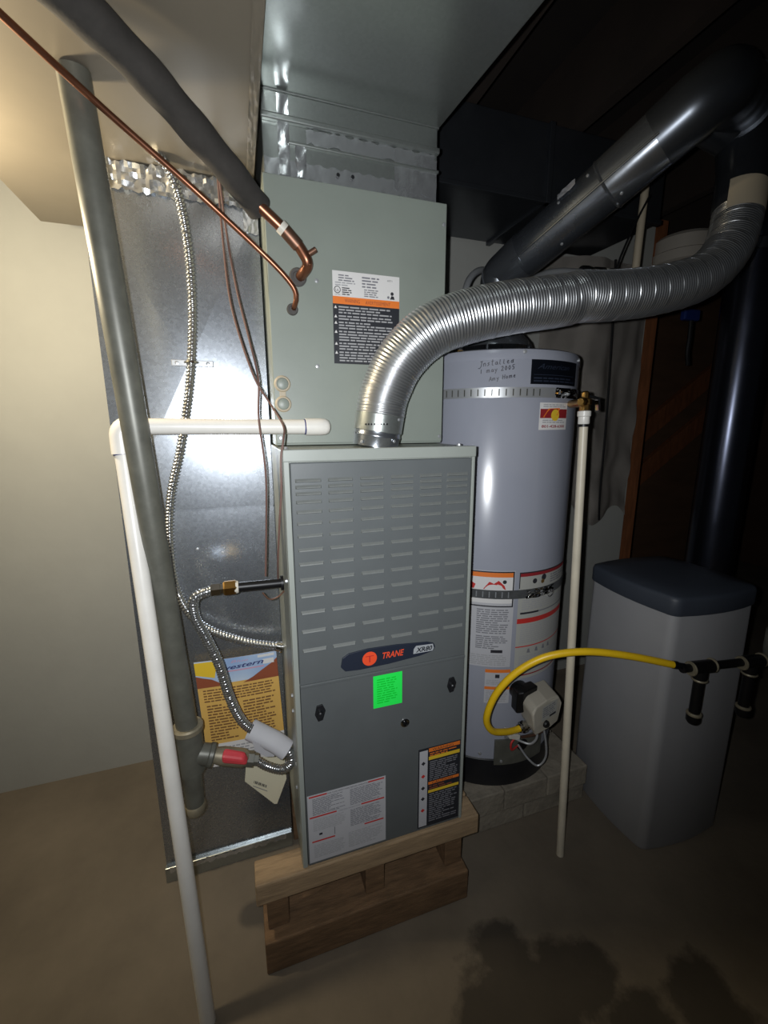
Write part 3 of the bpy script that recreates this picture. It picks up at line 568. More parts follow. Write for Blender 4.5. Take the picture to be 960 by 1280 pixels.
# ------------------------------------------------------------------ furnace flue
fv = thing('flue_pipe', 'ribbed flexible metal flue rising from the furnace top and sweeping right', 'flue', (0.222, 0.085, 1.266))
ax = Vector((0.012, -0.004, 0.085)).normalized(); b0 = Vector((0.222, 0.085, 1.267))
obj('collar', lathe(B(), [(0.0535, 0), (0.0535, 0.02), (0.0545, 0.022), (0.0545, 0.026), (0.0535, 0.028), (0.0535, 0.038)], b0, ax, 36), pipe_steel, fv)
obj('band_clamp', lathe(B(), [(0.0552, 0.034), (0.0560, 0.035), (0.0560, 0.072), (0.0552, 0.073)], b0, ax, 36), galv_soft, fv)
for k in range(8):
    a = -2.4 + k * 0.12; pos = b0 + ax * 0.05 + Vector((math.cos(a), math.sin(a), 0)) * 0.0562
    obj('slot', lathe(B(), [(0.0022, 0), (0.0022, 0.0012)], pos, (math.cos(a), math.sin(a), 0), 8), iron_dark, fv)
for a, h in ((-1.9, 0.064), (-2.5, 0.012), (-1.1, 0.012), (-1.0, 0.06)): screw('screw', b0 + ax * h + Vector((math.cos(a), math.sin(a), 0)) * 0.0555, (math.cos(a), math.sin(a), 0), 0.003, fv)
FP = [(0.232, 0.082, 1.336), (0.243, 0.078, 1.386), (0.274, 0.062, 1.455), (0.330, 0.040, 1.512), (0.408, 0.022, 1.545), (0.522, 0.010, 1.572), (0.647, 0.006, 1.594), (0.700, 0.004, 1.607), (0.779, -0.001, 1.614), (0.917, -0.010, 1.636), (1.053, -0.014, 1.678), (1.142, -0.006, 1.748), (1.190, 0.012, 1.828), (1.205, 0.022, 1.875)]
def rib(s, a):                              # rounded spiral corrugation with a lock seam every sixth turn
    ph = a / (2 * PI)
    return 0.0558 + 0.00075 * math.sin(2 * PI * (s / 0.0068 - ph)) + (0.0007 if (s / 0.0408 - ph) % 1.0 < 0.10 else 0.0)
obj('flexible_hose', sweep(B(), catmull(FP, 0.00085), rib, 40), mat('flue_aluminium', (196, 198, 200), 0.33, 0.92), fv)
pth = fillet([(1.201, 0.020, 1.862), (1.222, 0.034, 1.96), (1.232, 0.055, 2.06), (1.10, 0.075, 2.10)], 0.09)
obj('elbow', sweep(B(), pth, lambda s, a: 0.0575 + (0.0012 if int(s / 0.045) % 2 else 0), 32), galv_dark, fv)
c0 = Vector((1.201, 0.022, 1.872)); ax2 = Vector((0.18, 0.12, 1)).normalized()
bm = B(); g = []
for i in range(13):
    a = -2.9 + i * 0.165; dirv = Vector((math.cos(a), math.sin(a), 0)); dirv = (dirv - ax2 * dirv.dot(ax2)).normalized()
    g.append([bm.verts.new(c0 + dirv * 0.0605 + ax2 * h) for h in (-0.03, 0.042)])
for i in range(12): bm.faces.new([g[i][0], g[i + 1][0], g[i + 1][1], g[i][1]])
obj('paper_label', bm, beige_plastic, fv)['label'] = 'beige paper label'

# ------------------------------------------------------------------ water heater
WX, WY, WR, WZ0, WZ1 = 0.722, 0.388, 0.254, 0.148, 1.516
def wpt(u, v, d): a = u / WR; return (WX + (WR + d) * math.sin(a), WY - (WR + d) * math.cos(a), v)
def dg(t): return math.radians(t) * WR
ws = thing('block_stand', 'low stand of concrete blocks under the water heater', 'stand', (0.75, 0.4, 0))
for i in range(3):
    for j in range(3):
        x0 = 0.50 + i * 0.168; y0 = 0.118 + j * 0.182
        obj('block', box(B(), x0, x0 + 0.165, y0 + random.uniform(0, 0.006), y0 + 0.179, 0.072, 0.148), concrete, ws, smooth=False, bevel=0.004)
for i in range(2):
    for j in range(2):
        x0 = 0.505 + i * 0.252; y0 = 0.13 + j * 0.265
        obj('slab', box(B(), x0, x0 + 0.249, y0, y0 + 0.262, 0.0, 0.072), concrete, ws, smooth=False, bevel=0.005)
tag(obj('wood_scrap', box(B(), 1.008, 1.028, 0.215, 0.34, 0.0, 0.085), wood_red, smooth=False, bevel=0.002), 'short reddish wood scrap wedged beside the block stand', 'wood')
wh = thing('water_heater', 'tall grey cylindrical gas water heater with two metal straps', 'water heater', (WX, WY, WZ0))
obj('tank', lathe(B(), [(WR - 0.004, 0.10), (WR, 0.104), (WR, 1.345), (WR - 0.002, 1.350)], (WX, WY, WZ0), (0, 0, 1), 96), paint_tank, wh)
obj('top_cap', lathe(B(), [(WR + 0.0015, 1.338), (WR + 0.0015, 1.352), (WR - 0.003, 1.364), (WR - 0.012, 1.368), (0.09, 1.372), (0.01, 1.372)], (WX, WY, WZ0), (0, 0, 1), 96), paint_tank, wh)
obj('base_ring', lathe(B(), [(WR - 0.006, 0), (WR + 0.001, 0.003), (WR + 0.001, 0.098), (WR - 0.006, 0.104)], (WX, WY, WZ0), (0, 0, 1), 96), black_paint, wh)
for t, z in ((-14.7, 1.505), (-30, 0.27), (36, 1.497)): screw('screw', wpt(dg(t), z, 0.001), (math.sin(math.radians(t)), -math.cos(math.radians(t)), 0), 0.0045, wh)
s = sheet('nameplate', wpt, [('rect', dg(-10), 1.422, dg(32), 1.496, plate_navy, 0.001), ('text', 'American', dg(-6), 1.462, 0.014, mat('nameplate_print', (38, 44, 58), 0.4), 0.0016, {'shear': 0.5, 'w': 0.12}), ('rect', dg(-8), 1.446, dg(28), 1.4475, MATS['nameplate_print'], 0.0016), ('lines', dg(-8), 1.427, dg(28), 1.442, 2, MATS['nameplate_print'], 0.0016)], wh, du=0.012); s['label'] = 'near-black nameplate'
# handwriting: installed / 1 may 2005 / (name)
def hw(x0, z0, sl, words):
    out = []
    for (dx, pts) in words: out.append([(x0 + (dx + a) , z0 + b + (dx + a) * sl) for a, b in pts])
    return out
def letters(s, x0, z0, h, sl):
    G = {'I': [[(0.1, 1), (0.6, 1)], [(0.4, 1), (0.3, 0.1), (0, -0.3), (-0.3, -0.2)]], 'n': [[(0, 0.6), (0, 0)], [(0, 0.45), (0.3, 0.62), (0.4, 0.4), (0.4, 0)]], 's': [[(0.4, 0.6), (0.05, 0.5), (0.35, 0.25), (0, 0)]],
         't': [[(0.25, 1.1), (0.15, 0.1), (0.4, 0)], [(0, 0.75), (0.45, 0.8)]], 'a': [[(0.4, 0.55), (0.1, 0.5), (0.02, 0.15), (0.3, 0.05), (0.42, 0.55), (0.5, 0)]], 'l': [[(0.2, 1.1), (0.1, 0.1), (0.3, 0)]], 'e': [[(0.05, 0.3), (0.4, 0.4), (0.25, 0.62), (0.02, 0.3), (0.2, 0), (0.45, 0.12)]], 'd': [[(0.4, 0.5), (0.1, 0.5), (0.05, 0.1), (0.35, 0.1), (0.5, 1.1), (0.45, 0)]],
         '1': [[(0.2, 0.9), (0.15, 0)]], 'm': [[(0, 0.6), (0, 0)], [(0, 0.45), (0.22, 0.62), (0.3, 0)], [(0.3, 0.45), (0.52, 0.62), (0.6, 0)]], 'y': [[(0, 0.6), (0.2, 0.15)], [(0.45, 0.6), (0.1, -0.4)]], '2': [[(0, 0.7), (0.25, 0.95), (0.4, 0.65), (0, 0), (0.5, 0.05)]], '0': [[(0.2, 0.9), (0, 0.4), (0.2, 0), (0.42, 0.45), (0.2, 0.9)]], '5': [[(0.5, 0.95), (0.1, 0.9), (0.08, 0.5), (0.4, 0.5), (0.35, 0.05), (0, 0.05)]],
         'A': [[(0, 0), (0.3, 1), (0.55, 0)], [(0.1, 0.35), (0.5, 0.4)]], 'H': [[(0, 1), (0, 0)], [(0.5, 1), (0.45, 0)], [(0, 0.5), (0.5, 0.52)]], 'o': [[(0.2, 0.6), (0, 0.3), (0.2, 0), (0.4, 0.3), (0.2, 0.6)]]}
    out = []; x = 0
    for c in s:
        if c in G:
            for st in G[c]: out.append([(x0 + x + a * h, z0 + b * h + (x + a * h) * sl) for a, b in st])
            x += h * (0.95 if c == 'm' else 0.75)
        else: x += h * 0.6
    return out
ls = letters('Installed', dg(-41), 1.468, 0.0135, 0.10) + letters('1 may 2005', dg(-40.5), 1.450, 0.0125, 0.12) + letters('Amy Home', dg(-35), 1.430, 0.0115, 0.14)
o = obj('handwriting', strokes(B(), ls, wpt, 0.0010, 0.0009), mat('marker_ink', (48, 48, 58), 0.5), wh, smooth=False); o['label'] = 'black marker handwriting'
# straps: each strap is a thing lying round the tank
def strap(z, lab, seedv, t0, t1, buckle):
    sp_ = thing('strap', lab, 'strap', wpt(dg(0), z, 0.002))
    bm = B(); n = 60; g = []
    for i in range(n + 1):
        t = dg(t0 + (t1 - t0) * i / n); g.append([bm.verts.new(wpt(t, z + h, d)) for h, d in ((-0.0135, 0.0012), (-0.0135, 0.003), (0.0135, 0.003), (0.0135, 0.0012))])
    for a, b in zip(g, g[1:]):
        for k in range(4): bm.faces.new([a[k], a[(k + 1) % 4], b[(k + 1) % 4], b[k]])
    obj('band', bm, zinc if seedv == 1 else strap_dull, sp_)
    rm = random.Random(seedv); tt = t0 + 4
    while tt < buckle - 8:
        bm = B(); w = 0.0016; bm.faces.new([bm.verts.new(wpt(dg(tt) + a, z + b, 0.0034)) for a, b in ((-w, -0.009), (w, -0.009), (w, 0.009), (-w, 0.009))])
        bmesh.ops.solidify(bm, geom=bm.faces[:], thickness=0.0006)
        obj('slot', bm, silver_print if seedv == 2 else iron, sp_, smooth=False); tt += 4.2
    obj('buckle', crumple(wpt, dg(buckle), dg(buckle + 26), z - 0.014, z + 0.014, 12, 5, 0.007, seedv), chrome, sp_, smooth=False)
    t = math.radians(buckle + 12); screw('bolt', wpt(dg(buckle + 12), z, 0.004), (math.sin(t), -math.cos(t), 0), 0.006, sp_)
    obj('hook', sweep(B(), catmull([wpt(dg(buckle + a), z + b, 0.012) for a, b in ((2, 0.006), (12, 0.002), (20, 0.004), (23, -0.010), (20, -0.020), (17, -0.014))], 0.004), 0.0018, 8), chrome, sp_)
    return sp_
strap(1.4005, 'bright perforated metal strap around the top of the water heater', 1, -100, 150, 8)
strap(0.818, 'dull perforated metal strap around the label area of the water heater', 2, -100, 150, -4)
# contractor sticker
s = sheet('service_sticker', wpt, [('rect', dg(-2.5), 1.300, dg(22.5), 1.374, paper, 0.001), ('rect', dg(-2.0), 1.332, dg(22), 1.357, ink_maroon, 0.0016), ('disc', dg(10), 1.340, 0.016, ink_yellow, 0.0020), ('poly', [(dg(0), 1.334), (dg(12), 1.340), (dg(14), 1.360), (dg(4), 1.358)], ink_orange, 0.0022), ('lines', dg(0), 1.361, dg(20), 1.371, 2, ink_lite, 0.0016), ('lines', dg(0), 1.318, dg(20), 1.329, 2, ink_lite, 0.0016), ('text', '801-428-6300', dg(-0.5), 1.306, 0.0075, ink_maroon, 0.0016, {'bold': 0.02, 'w': dg(20.5)})], wh, du=0.012); s['label'] = 'small white service sticker with a red band'
# lower labels
it = []
def frame(u0, v0, u1, v1, w, m, d):
    return [('rect', u0, v0, u1, v0 + w, m, d), ('rect', u0, v1 - w, u1, v1, m, d), ('rect', u0, v0, u0 + w, v1, m, d), ('rect', u1 - w, v0, u1, v1, m, d)]
a0, a1 = dg(-50), dg(-12.5)
it = [('rect', a0, 0.58, a1 + 0.002, 0.892, paper_dim, 0.0008)] + frame(a0, 0.778, a1, 0.890, 0.004, ink, 0.0013) + [('rect', a0 + 0.004, 0.872, a1 - 0.004, 0.886, ink_orange, 0.0013), ('rect', a0 + 0.004, 0.790, a1 - 0.004, 0.872, paper, 0.0012),
      ('poly', [(dg(-33), 0.834), (dg(-18), 0.834), (dg(-19), 0.846), (dg(-23), 0.862), (dg(-26), 0.852), (dg(-29), 0.858), (dg(-31), 0.846)], ink_red, 0.0016), ('poly', [(dg(-44), 0.834), (dg(-39), 0.834), (dg(-38), 0.848), (dg(-42), 0.858)], ink_red, 0.0016), ('disc', dg(-19), 0.858, 0.006, ink, 0.0018),
      ('lines', a0 + 0.06, 0.69, a1 - 0.006, 0.772, 12, ink_mid, 0.0013), ('lines', a0 + 0.06, 0.64, a1 - 0.006, 0.685, 7, ink_mid, 0.0013), ('rect', dg(-26), 0.628, dg(-18), 0.638, ink, 0.0013), ('lines', a0 + 0.045, 0.585, a1 - 0.004, 0.622, 6, ink_lite, 0.0013)]
s = sheet('instruction_label', wpt, it, wh, du=0.012, seed=21); s['label'] = 'grey-white instruction label with an orange-headed warning box'
b0_, b1_ = dg(-9), dg(48)
lab_d = mat('label_grey', (168, 168, 162), 0.5)
it = [('rect', b0_, 0.535, b1_, 0.886, lab_d, 0.0008), ('rect', b0_, 0.882, b1_, 0.886, ink, 0.0014), ('rect', b0_, 0.835, b0_ + 0.003, 0.886, ink, 0.0014), ('rect', b0_ + 0.003, 0.872, b1_, 0.882, ink_maroon, 0.0014),
      ('disc', dg(3), 0.855, 0.008, ink, 0.0014), ('disc', dg(11), 0.862, 0.010, ink, 0.0014), ('disc', dg(10), 0.850, 0.007, brass, 0.0016), ('lines', dg(18), 0.838, dg(40), 0.868, 4, ink_mid, 0.0014),
      ('rect', dg(-7), 0.752, dg(8), 0.758, ink, 0.0014), ('rect', dg(8), 0.753, dg(42), 0.757, ink_mid, 0.0014), ('lines', dg(-6), 0.765, dg(40), 0.80, 5, ink_lite, 0.0014),
      ('rect', b0_, 0.722, dg(42), 0.738, ink_red, 0.0014), ('lines', dg(-6), 0.655, dg(40), 0.718, 9, ink_lite, 0.0014), ('rect', b0_, 0.643, dg(42), 0.6465, ink_red, 0.0014),
      ('lines', dg(-6), 0.56, dg(40), 0.615, 8, ink_lite, 0.0014), ('rect', b0_, 0.545, dg(42), 0.549, ink_maroon, 0.0014)]
for t in (0, 7, 14, 20): it.append(('poly', [(dg(t), 0.622), (dg(t + 3), 0.620), (dg(t + 2), 0.636), (dg(t + 0.8), 0.634)], ink_mid, 0.0014))
s = sheet('operating_label', wpt, it, wh, du=0.012, seed=22); s['label'] = 'grey operating label with red stripes'
it = [('rect', dg(-29), 0.455, dg(-11.5), 0.572, paper_dim, 0.0008), ('rect', dg(-29), 0.561, dg(-11.5), 0.572, ink_orange, 0.0013), ('rect', dg(-29), 0.503, dg(-11.5), 0.513, ink_orange, 0.0013), ('lines', dg(-28), 0.52, dg(-12.5), 0.537, 4, ink_lite, 0.0013), ('rect', dg(-22), 0.543, dg(-19), 0.555, ink, 0.0013), ('lines', dg(-28), 0.46, dg(-12.5), 0.50, 7, ink_lite, 0.0013)]
s = sheet('caution_label', wpt, it, wh, du=0.012, seed=23); s['label'] = 'small white label with two orange stripes'
# burner access cover
bm = B(); g = []
for i in range(13):
    t = dg(-20 + 40 * i / 12); g.append([bm.verts.new(wpt(t, z, d)) for z, d in ((0.236, 0.0005), (0.236, 0.008), (0.325, 0.008), (0.325, 0.0005))])
for a, b in zip(g, g[1:]):
    for k in range(4): bm.faces.new([a[k], a[(k + 1) % 4], b[(k + 1) % 4], b[k]])
bm.faces.new(g[0][::-1]); bm.faces.new(g[-1])
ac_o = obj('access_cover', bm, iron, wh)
screw('cover_screw', wpt(dg(-15), 0.25, 0.008), (0, -1, 0), 0.004, ac_o)
# gas control valve on the tank front
cv = obj('control_valve', prism(B(), [(0.714, 0.022, 0.425), (0.722, 0.016, 0.372), (0.732, 0.022, 0.350), (0.800, 0.044, 0.345), (0.836, 0.052, 0.352), (0.842, 0.046, 0.418), (0.832, 0.052, 0.440), (0.775, 0.034, 0.448), (0.728, 0.022, 0.442)], (0.012, 0.085, 0.004)), mat('valve_plastic', (176, 170, 156), 0.5), wh, smooth=False, bevel=0.006)
cv['label'] = 'beige gas control valve'
obj('control_knob', lathe(B(), [(0.011, 0), (0.011, 0.008), (0.008, 0.012)], (0.773, 0.036, 0.374), (0.1, -1, 0.05), 16), wire_black, cv)
sheet('control_sticker', lambda u, v, d: (0.752 + u * 0.96, 0.0275 + u * 0.25 - d * 1.0, 0.388 + v + u * 0.05), [('rect', 0, 0, 0.07, 0.05, lab_d, 0.002), ('lines', 0.004, 0.012, 0.066, 0.046, 5, ink_mid, 0.0026), ('rect', 0.036, 0.003, 0.066, 0.010, ink, 0.0026)], cv, du=1)
obj('mount_boss', lathe(B(), [(0.030, 0), (0.030, 0.06), (0.022, 0.065)], (0.748, 0.148, 0.430), (-0.1, -1, 0), 20), iron_dark, cv)
obj('valve_bracket', prism(B(), [(0.708, 0.085, 0.455), (0.722, 0.075, 0.462), (0.78, 0.085, 0.465), (0.78, 0.12, 0.462), (0.712, 0.12, 0.455)], (0, 0, -0.07)), iron_dark, cv, smooth=False, bevel=0.004)
obj('gas_inlet', lathe(B(), [(0.014, 0), (0.014, 0.014), (0.017, 0.015), (0.017, 0.026), (0.012, 0.027), (0.012, 0.036)], (0.742, 0.070, 0.352), (-1, -0.1, -0.08), 16), chrome, cv)
for pts, r, m_ in (([(0.717, 0.065, 0.425), (0.716, 0.050, 0.390), (0.700, 0.055, 0.366), (0.682, 0.075, 0.362), (0.668, 0.105, 0.358), (0.66, 0.13, 0.34)], 0.0036, zinc), ([(0.745, 0.07, 0.425), (0.752, 0.055, 0.37), (0.750, 0.045, 0.315), (0.728, 0.050, 0.285), (0.705, 0.070, 0.300), (0.700, 0.115, 0.315)], 0.0032, zinc), ([(0.785, 0.07, 0.425), (0.765, 0.07, 0.395), (0.740, 0.085, 0.365), (0.715, 0.12, 0.335)], 0.0045, copper_dull), ([(0.675, 0.095, 0.365), (0.655, 0.09, 0.352), (0.662, 0.095, 0.322), (0.70, 0.115, 0.312)], 0.003, ink_red)):
    pts = [(a + 0.045, b, c - 0.07) for a, b, c in pts]
    obj('burner_tube', sweep(B(), catmull(pts, 0.006), r, 8), m_, cv)
obj('igniter_box', hexa(B(), [(0.690, 0.086, 0.302), (0.728, 0.086, 0.286), (0.728, 0.118, 0.286), (0.690, 0.118, 0.302), (0.690, 0.084, 0.322), (0.728, 0.084, 0.306), (0.728, 0.118, 0.306), (0.690, 0.118, 0.322)]), white_plastic, cv, smooth=False, bevel=0.002)
obj('sealed_window', lathe(B(), [(0.02, 0), (0.02, 0.012), (0.012, 0.014)], (0.770, 0.136, 0.230), (0.05, -1, 0), 16), iron_dark, cv)
cv.location = (-0.045, 0, 0.07)
# relief valve and its discharge pipe
rv = thing('relief_valve', 'brass relief valve with lever on the water heater side', 'valve', (0.80, 0.075, 1.36))
obj('valve_body', lathe(B(), [(0.013, 0), (0.013, 0.016), (0.017, 0.017), (0.017, 0.030), (0.010, 0.034), (0.010, 0.048), (0.006, 0.052)], (0.7885, 0.052, 1.348), (0.0, 0.05, 1), 8), brass, rv, smooth=False)
obj('inlet', cyl(B(), (0.790, 0.054, 1.370), (0.830, 0.150, 1.372), 0.011, 14), brass, rv)
obj('outlet_nut', lathe(B(), [(0.012, 0), (0.012, 0.02), (0.009, 0.024)], (0.785, 0.05, 1.372), (-1, -0.4, 0), 8), brass, rv, smooth=False)
obj('lever', prism(B(), [(0.795, 0.050, 1.392), (0.832, 0.046, 1.384), (0.836, 0.046, 1.350), (0.830, 0.046, 1.350), (0.827, 0.048, 1.378), (0.795, 0.052, 1.384)], (0.0, 0.012, 0)), chrome, rv, smooth=False, bevel=0.001)
dp = thing('discharge_pipe', 'slim cream plastic discharge pipe standing before the water heater', 'pipe', (0.785, -0.012, 0))
obj('pipe', cyl(B(), (0.785, -0.012, 0.0), (0.788, 0.050, 1.318), 0.0112, 20), cpvc, dp)
obj('adapter', lathe(B(), [(0.0125, 0), (0.0145, 0.004), (0.0145, 0.02), (0.017, 0.022), (0.017, 0.034), (0.014, 0.036)], (0.788, 0.0505, 1.314), (0, 0.04, 1), 16), pvc, dp)
obj('union_ring', lathe(B(), [(0.0155, 0), (0.0155, 0.007)], (0.788, 0.050, 1.308), (0, 0.04, 1), 16), iron_dark, dp)

# heater vent
vp = thing('vent_pipe', 'shiny round metal vent pipe slanting up from the water heater', 'vent', (WX, WY, 1.52))
obj('draft_hood', lathe(B(), [(0.115, 0.03), (0.11, 0.045), (0.062, 0.10), (0.0525, 0.105), (0.0525, 0.12)], (WX, WY, 1.52), (0, 0, 1), 36), pipe_steel, vp)
for k in range(4):
    a = PI / 4 + k * PI / 2; obj('hood_leg', cyl(B(), (WX + 0.105 * math.cos(a), WY + 0.105 * math.sin(a), 1.518), (WX + 0.105 * math.cos(a), WY + 0.105 * math.sin(a), 1.558), 0.004, 8), pipe_steel, vp)
v0_, v1_ = Vector((WX, WY, 1.752)), Vector((0.900, -0.010, 1.972))
vd = (v1_ - v0_).normalized()
obj('riser', cyl(B(), (WX, WY, 1.63), (WX, WY, 1.735), 0.0515, 36), pipe_steel, vp)
obj('elbow', sweep(B(), fillet([(WX, WY, 1.725), tuple(v0_ + Vector((0, 0, 0.012))), tuple(v0_ + vd * 0.10 + Vector((0, 0, 0.01)))], 0.07), lambda s, a: 0.0525 + 0.009 * min(1, s / 0.09) + (0.001 if int(s / 0.035) % 2 else 0), 36), pipe_steel, vp)
q0 = v0_ + vd * 0.09 + Vector((0, 0, 0.009)); q1 = v1_ - vd * 0.14; 
obj('pipe_section', cyl(B(), q0, q1, 0.0615, 40), mat('vent_dusty', (124, 129, 137), 0.26, 0.88, var=0.1, vscale=9, rvar=0.08), vp)
obj('crimp_joint', lathe(B(), [(0.063, -0.004), (0.0655, 0), (0.063, 0.004)], q1, vd, 40), pipe_steel, vp)
obj('pipe_section', cyl(B(), q1, v1_, 0.0632, 40), pipe_steel, vp)
side = vd.cross(Vector((0, 0, 1))).normalized()
obj('seam', cyl(B(), q0 + side * 0.058 - Vector((0, 0, 0.026)), v1_ + side * 0.0595 - Vector((0, 0, 0.026)), 0.003, 8), pipe_steel, vp)
for t, s_ in ((0.02, 1), (0.10, 1), (-0.02, -1), (0.14, -1)):
    n_ = (-Vector((0.0, 1, 0)) * 0.8 + Vector((0, 0, 0.5)) * s_).normalized(); n_ = (n_ - vd * n_.dot(vd)).normalized(); screw('screw', q1 - vd * t + n_ * 0.0625, n_, 0.003, vp)
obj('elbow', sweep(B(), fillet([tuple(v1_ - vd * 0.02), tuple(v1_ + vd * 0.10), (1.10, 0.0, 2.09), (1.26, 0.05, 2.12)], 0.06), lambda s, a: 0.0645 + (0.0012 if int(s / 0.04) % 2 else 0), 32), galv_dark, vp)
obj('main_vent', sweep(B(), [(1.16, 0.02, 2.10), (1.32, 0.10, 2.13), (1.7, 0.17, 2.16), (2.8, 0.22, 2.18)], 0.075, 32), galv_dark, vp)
obj('tape_patch', crumple(lambda u, v, d: tuple(q1 - vd * (0.10 - u) + (Vector((0, -0.75, 0.62)) - vd * Vector((0, -0.75, 0.62)).dot(vd)).normalized() * (0.0625 + d) + vd.cross((Vector((0, -0.75, 0.62)) - vd * Vector((0, -0.75, 0.62)).dot(vd)).normalized()) * v), 0, 0.05, -0.018, 0.018, 6, 4, 0.002, 31, 0.003), paper_dim, vp, smooth=False)

# water connectors behind the flue
for lab, pts, e in (('curved silver water connector left of the vent elbow', [(0.60, 0.40, 1.52), (0.60, 0.40, 1.62), (0.615, 0.41, 1.70), (0.645, 0.43, 1.765), (0.70, 0.46, 1.805), (0.78, 0.52, 1.82), (0.86, 0.60, 1.82)], None),
                    ('curved silver water connector ending in dark fittings', [(0.80, 0.36, 1.52), (0.795, 0.36, 1.62), (0.80, 0.36, 1.70), (0.83, 0.37, 1.755), (0.885, 0.38, 1.787), (0.95, 0.38, 1.802), (1.035, 0.38, 1.808)], 1)):
    w_ = thing('water_connector', lab, 'pipe', pts[0])
    obj('tube', sweep(B(), catmull(pts, 0.012), 0.0105, 14), zinc, w_)
    obj('nut', lathe(B(), [(0.016, 0), (0.016, 0.025), (0.012, 0.027)], (pts[0][0], pts[0][1], 1.518), (0, 0, 1), 6), brass, w_, smooth=False)
    if e:
        x = 1.03
        for k, (L_, r_, m_) in enumerate(((0.03, 0.020, iron_dark), (0.022, 0.016, chrome), (0.045, 0.018, iron_dark), (0.018, 0.016, white_plastic), (0.07, 0.0165, iron_dark), (0.02, 0.018, white_plastic))):
            obj('fitting', lathe(B(), [(r_ * 0.9, 0), (r_, 0.003), (r_, L_ - 0.003), (r_ * 0.9, L_)], (x, 0.38, 1.808 + (x - 1.03) * 0.06), (1, 0, 0.06), 16), m_, w_); x += L_
tag(obj('supply_stub', cyl(B(), (1.262, 0.38, 1.835), (1.272, 0.38, 2.30), 0.0125, 16), beige_plastic), 'beige plastic water pipe dropping to the dark fittings', 'pipe')
tag(obj('hanging_cable', sweep(B(), catmull([(1.27, 0.36, 2.06), (1.22, 0.36, 1.97), (1.17, 0.36, 1.86), (1.155, 0.362, 1.79)], 0.01), 0.0035, 8), wire_black), 'thin black cable crossing the beige water pipe', 'cable')

# ------------------------------------------------------------------ yellow gas connector and black manifold
yc = thing('yellow_gas_connector', 'yellow coated gas connector looping from the heater valve to the black manifold', 'hose', (0.70, 0.07, 0.38))
YP = [(0.664, 0.067, 0.419), (0.640, 0.062, 0.422), (0.597, 0.050, 0.437), (0.545, 0.036, 0.466), (0.519, 0.025, 0.520), (0.532, 0.010, 0.596), (0.568, -0.010, 0.660), (0.620, -0.035, 0.708), (0.673, -0.060, 0.732), (0.748, -0.090, 0.740), (0.851, -0.120, 0.724), (0.965, -0.150, 0.695)]
obj('coated_hose', sweep(B(), catmull(YP, 0.006), 0.0095, 18), yellow_coat, yc)
obj('end_nut', lathe(B(), [(0.0105, 0), (0.0105, 0.012), (0.008, 0.014), (0.008, 0.034)], (0.962, -0.149, 0.6955), (0.95, -0.22, -0.2), 12), iron_dark, yc)
gm = thing('gas_manifold', 'black iron gas manifold with two capped drip legs before the softener', 'pipe', (1.05, -0.168, 0.5))
obj('pipe', cyl(B(), (0.985, -0.158, 0.684), (1.44, -0.20, 0.662), 0.011, 16), iron_dark, gm)
for k, (x, y, z) in enumerate(((1.048, -0.165, 0.681), (1.222, -0.180, 0.672))):
    t_ = obj('tee', cyl(B(), (x - 0.035, y + 0.003, z + 0.002), (x + 0.035, y - 0.003, z - 0.002), 0.0175, 18), iron_dark, gm)
    for s_ in (-1, 1): obj('tee_rim', lathe(B(), [(0.018, -0.003), (0.0195, 0), (0.018, 0.003)], (x + s_ * 0.035, y - s_ * 0.003, z), (1, -0.09, -0.05), 18), ring_wear, t_)
    obj('tee_rim', lathe(B(), [(0.018, -0.003), (0.0195, 0), (0.018, 0.003)], (x, y, z - 0.036), (0, 0, 1), 18), ring_wear, t_)
    obj('tee_outlet', cyl(B(), (x, y, z), (x, y, z - 0.036), 0.0172, 18), iron_dark, t_)
    dl = obj('drip_leg', cyl(B(), (x, y, z - 0.03), (x, y, z - 0.145), 0.0135, 16), iron_dark, gm)
    obj('leg_band', lathe(B(), [(0.0165, -0.004), (0.0185, -0.002), (0.0185, 0.003), (0.0165, 0.005)], (x, y, z - 0.140), (0, 0, 1), 18), ring_wear, dl)
    obj('leg_cap', lathe(B(), [(0.0175, 0), (0.0175, -0.018), (0.013, -0.026), (0.002, -0.028)], (x, y, z - 0.142), (0, 0, 1), 18), iron_dark, dl)
rvv = thing('manifold_valve', 'dark gas shutoff valve with dull red handle above the manifold', 'valve', (1.30, -0.19, 0.67))
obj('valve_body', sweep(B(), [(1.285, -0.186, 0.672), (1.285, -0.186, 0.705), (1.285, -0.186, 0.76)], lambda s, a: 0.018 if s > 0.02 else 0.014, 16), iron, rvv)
obj('handle', box(B(), 1.222, 1.250, -0.235, -0.221, 0.72, 0.79), mat('dull_red', (150, 26, 50), 0.5), rvv, smooth=False, bevel=0.005)
obj('stem', cyl(B(), (1.245, -0.228, 0.75), (1.285, -0.188, 0.745), 0.005, 10), iron_dark, rvv)

# ------------------------------------------------------------------ water softener cabinet
def rounded_rect(w, d, r, bow, n=6):
    pts = []
    for cx, cy, a0 in ((w - r, d - r, 0), (-w + r, d - r, PI / 2), (-w + r, -d + r, PI), (w - r, -d + r, 1.5 * PI)):
        for i in range(n + 1):
            a = a0 + PI / 2 * i / n; pts.append((cx + r * math.cos(a), cy + r * math.sin(a)))
        # gentle outward bow of the following side
        nx = {0: (-w + r, d), 1: (-w, -d + r), 2: (w - r, -d), 3: (w, d - r)}[[0, PI / 2, PI, 1.5 * PI].index(a0)]
        p = pts[-1]
        for i in range(1, 6):
            t = i / 6; x = p[0] + (nx[0] - p[0]) * t; y = p[1] + (nx[1] - p[1]) * t; b = bow * 4 * t * (1 - t)
            l = math.hypot(nx[0] - p[0], nx[1] - p[1]); ox, oy = (nx[1] - p[1]) / l, -(nx[0] - p[0]) / l
            pts.append((x + ox * b, y + oy * b))
    return pts
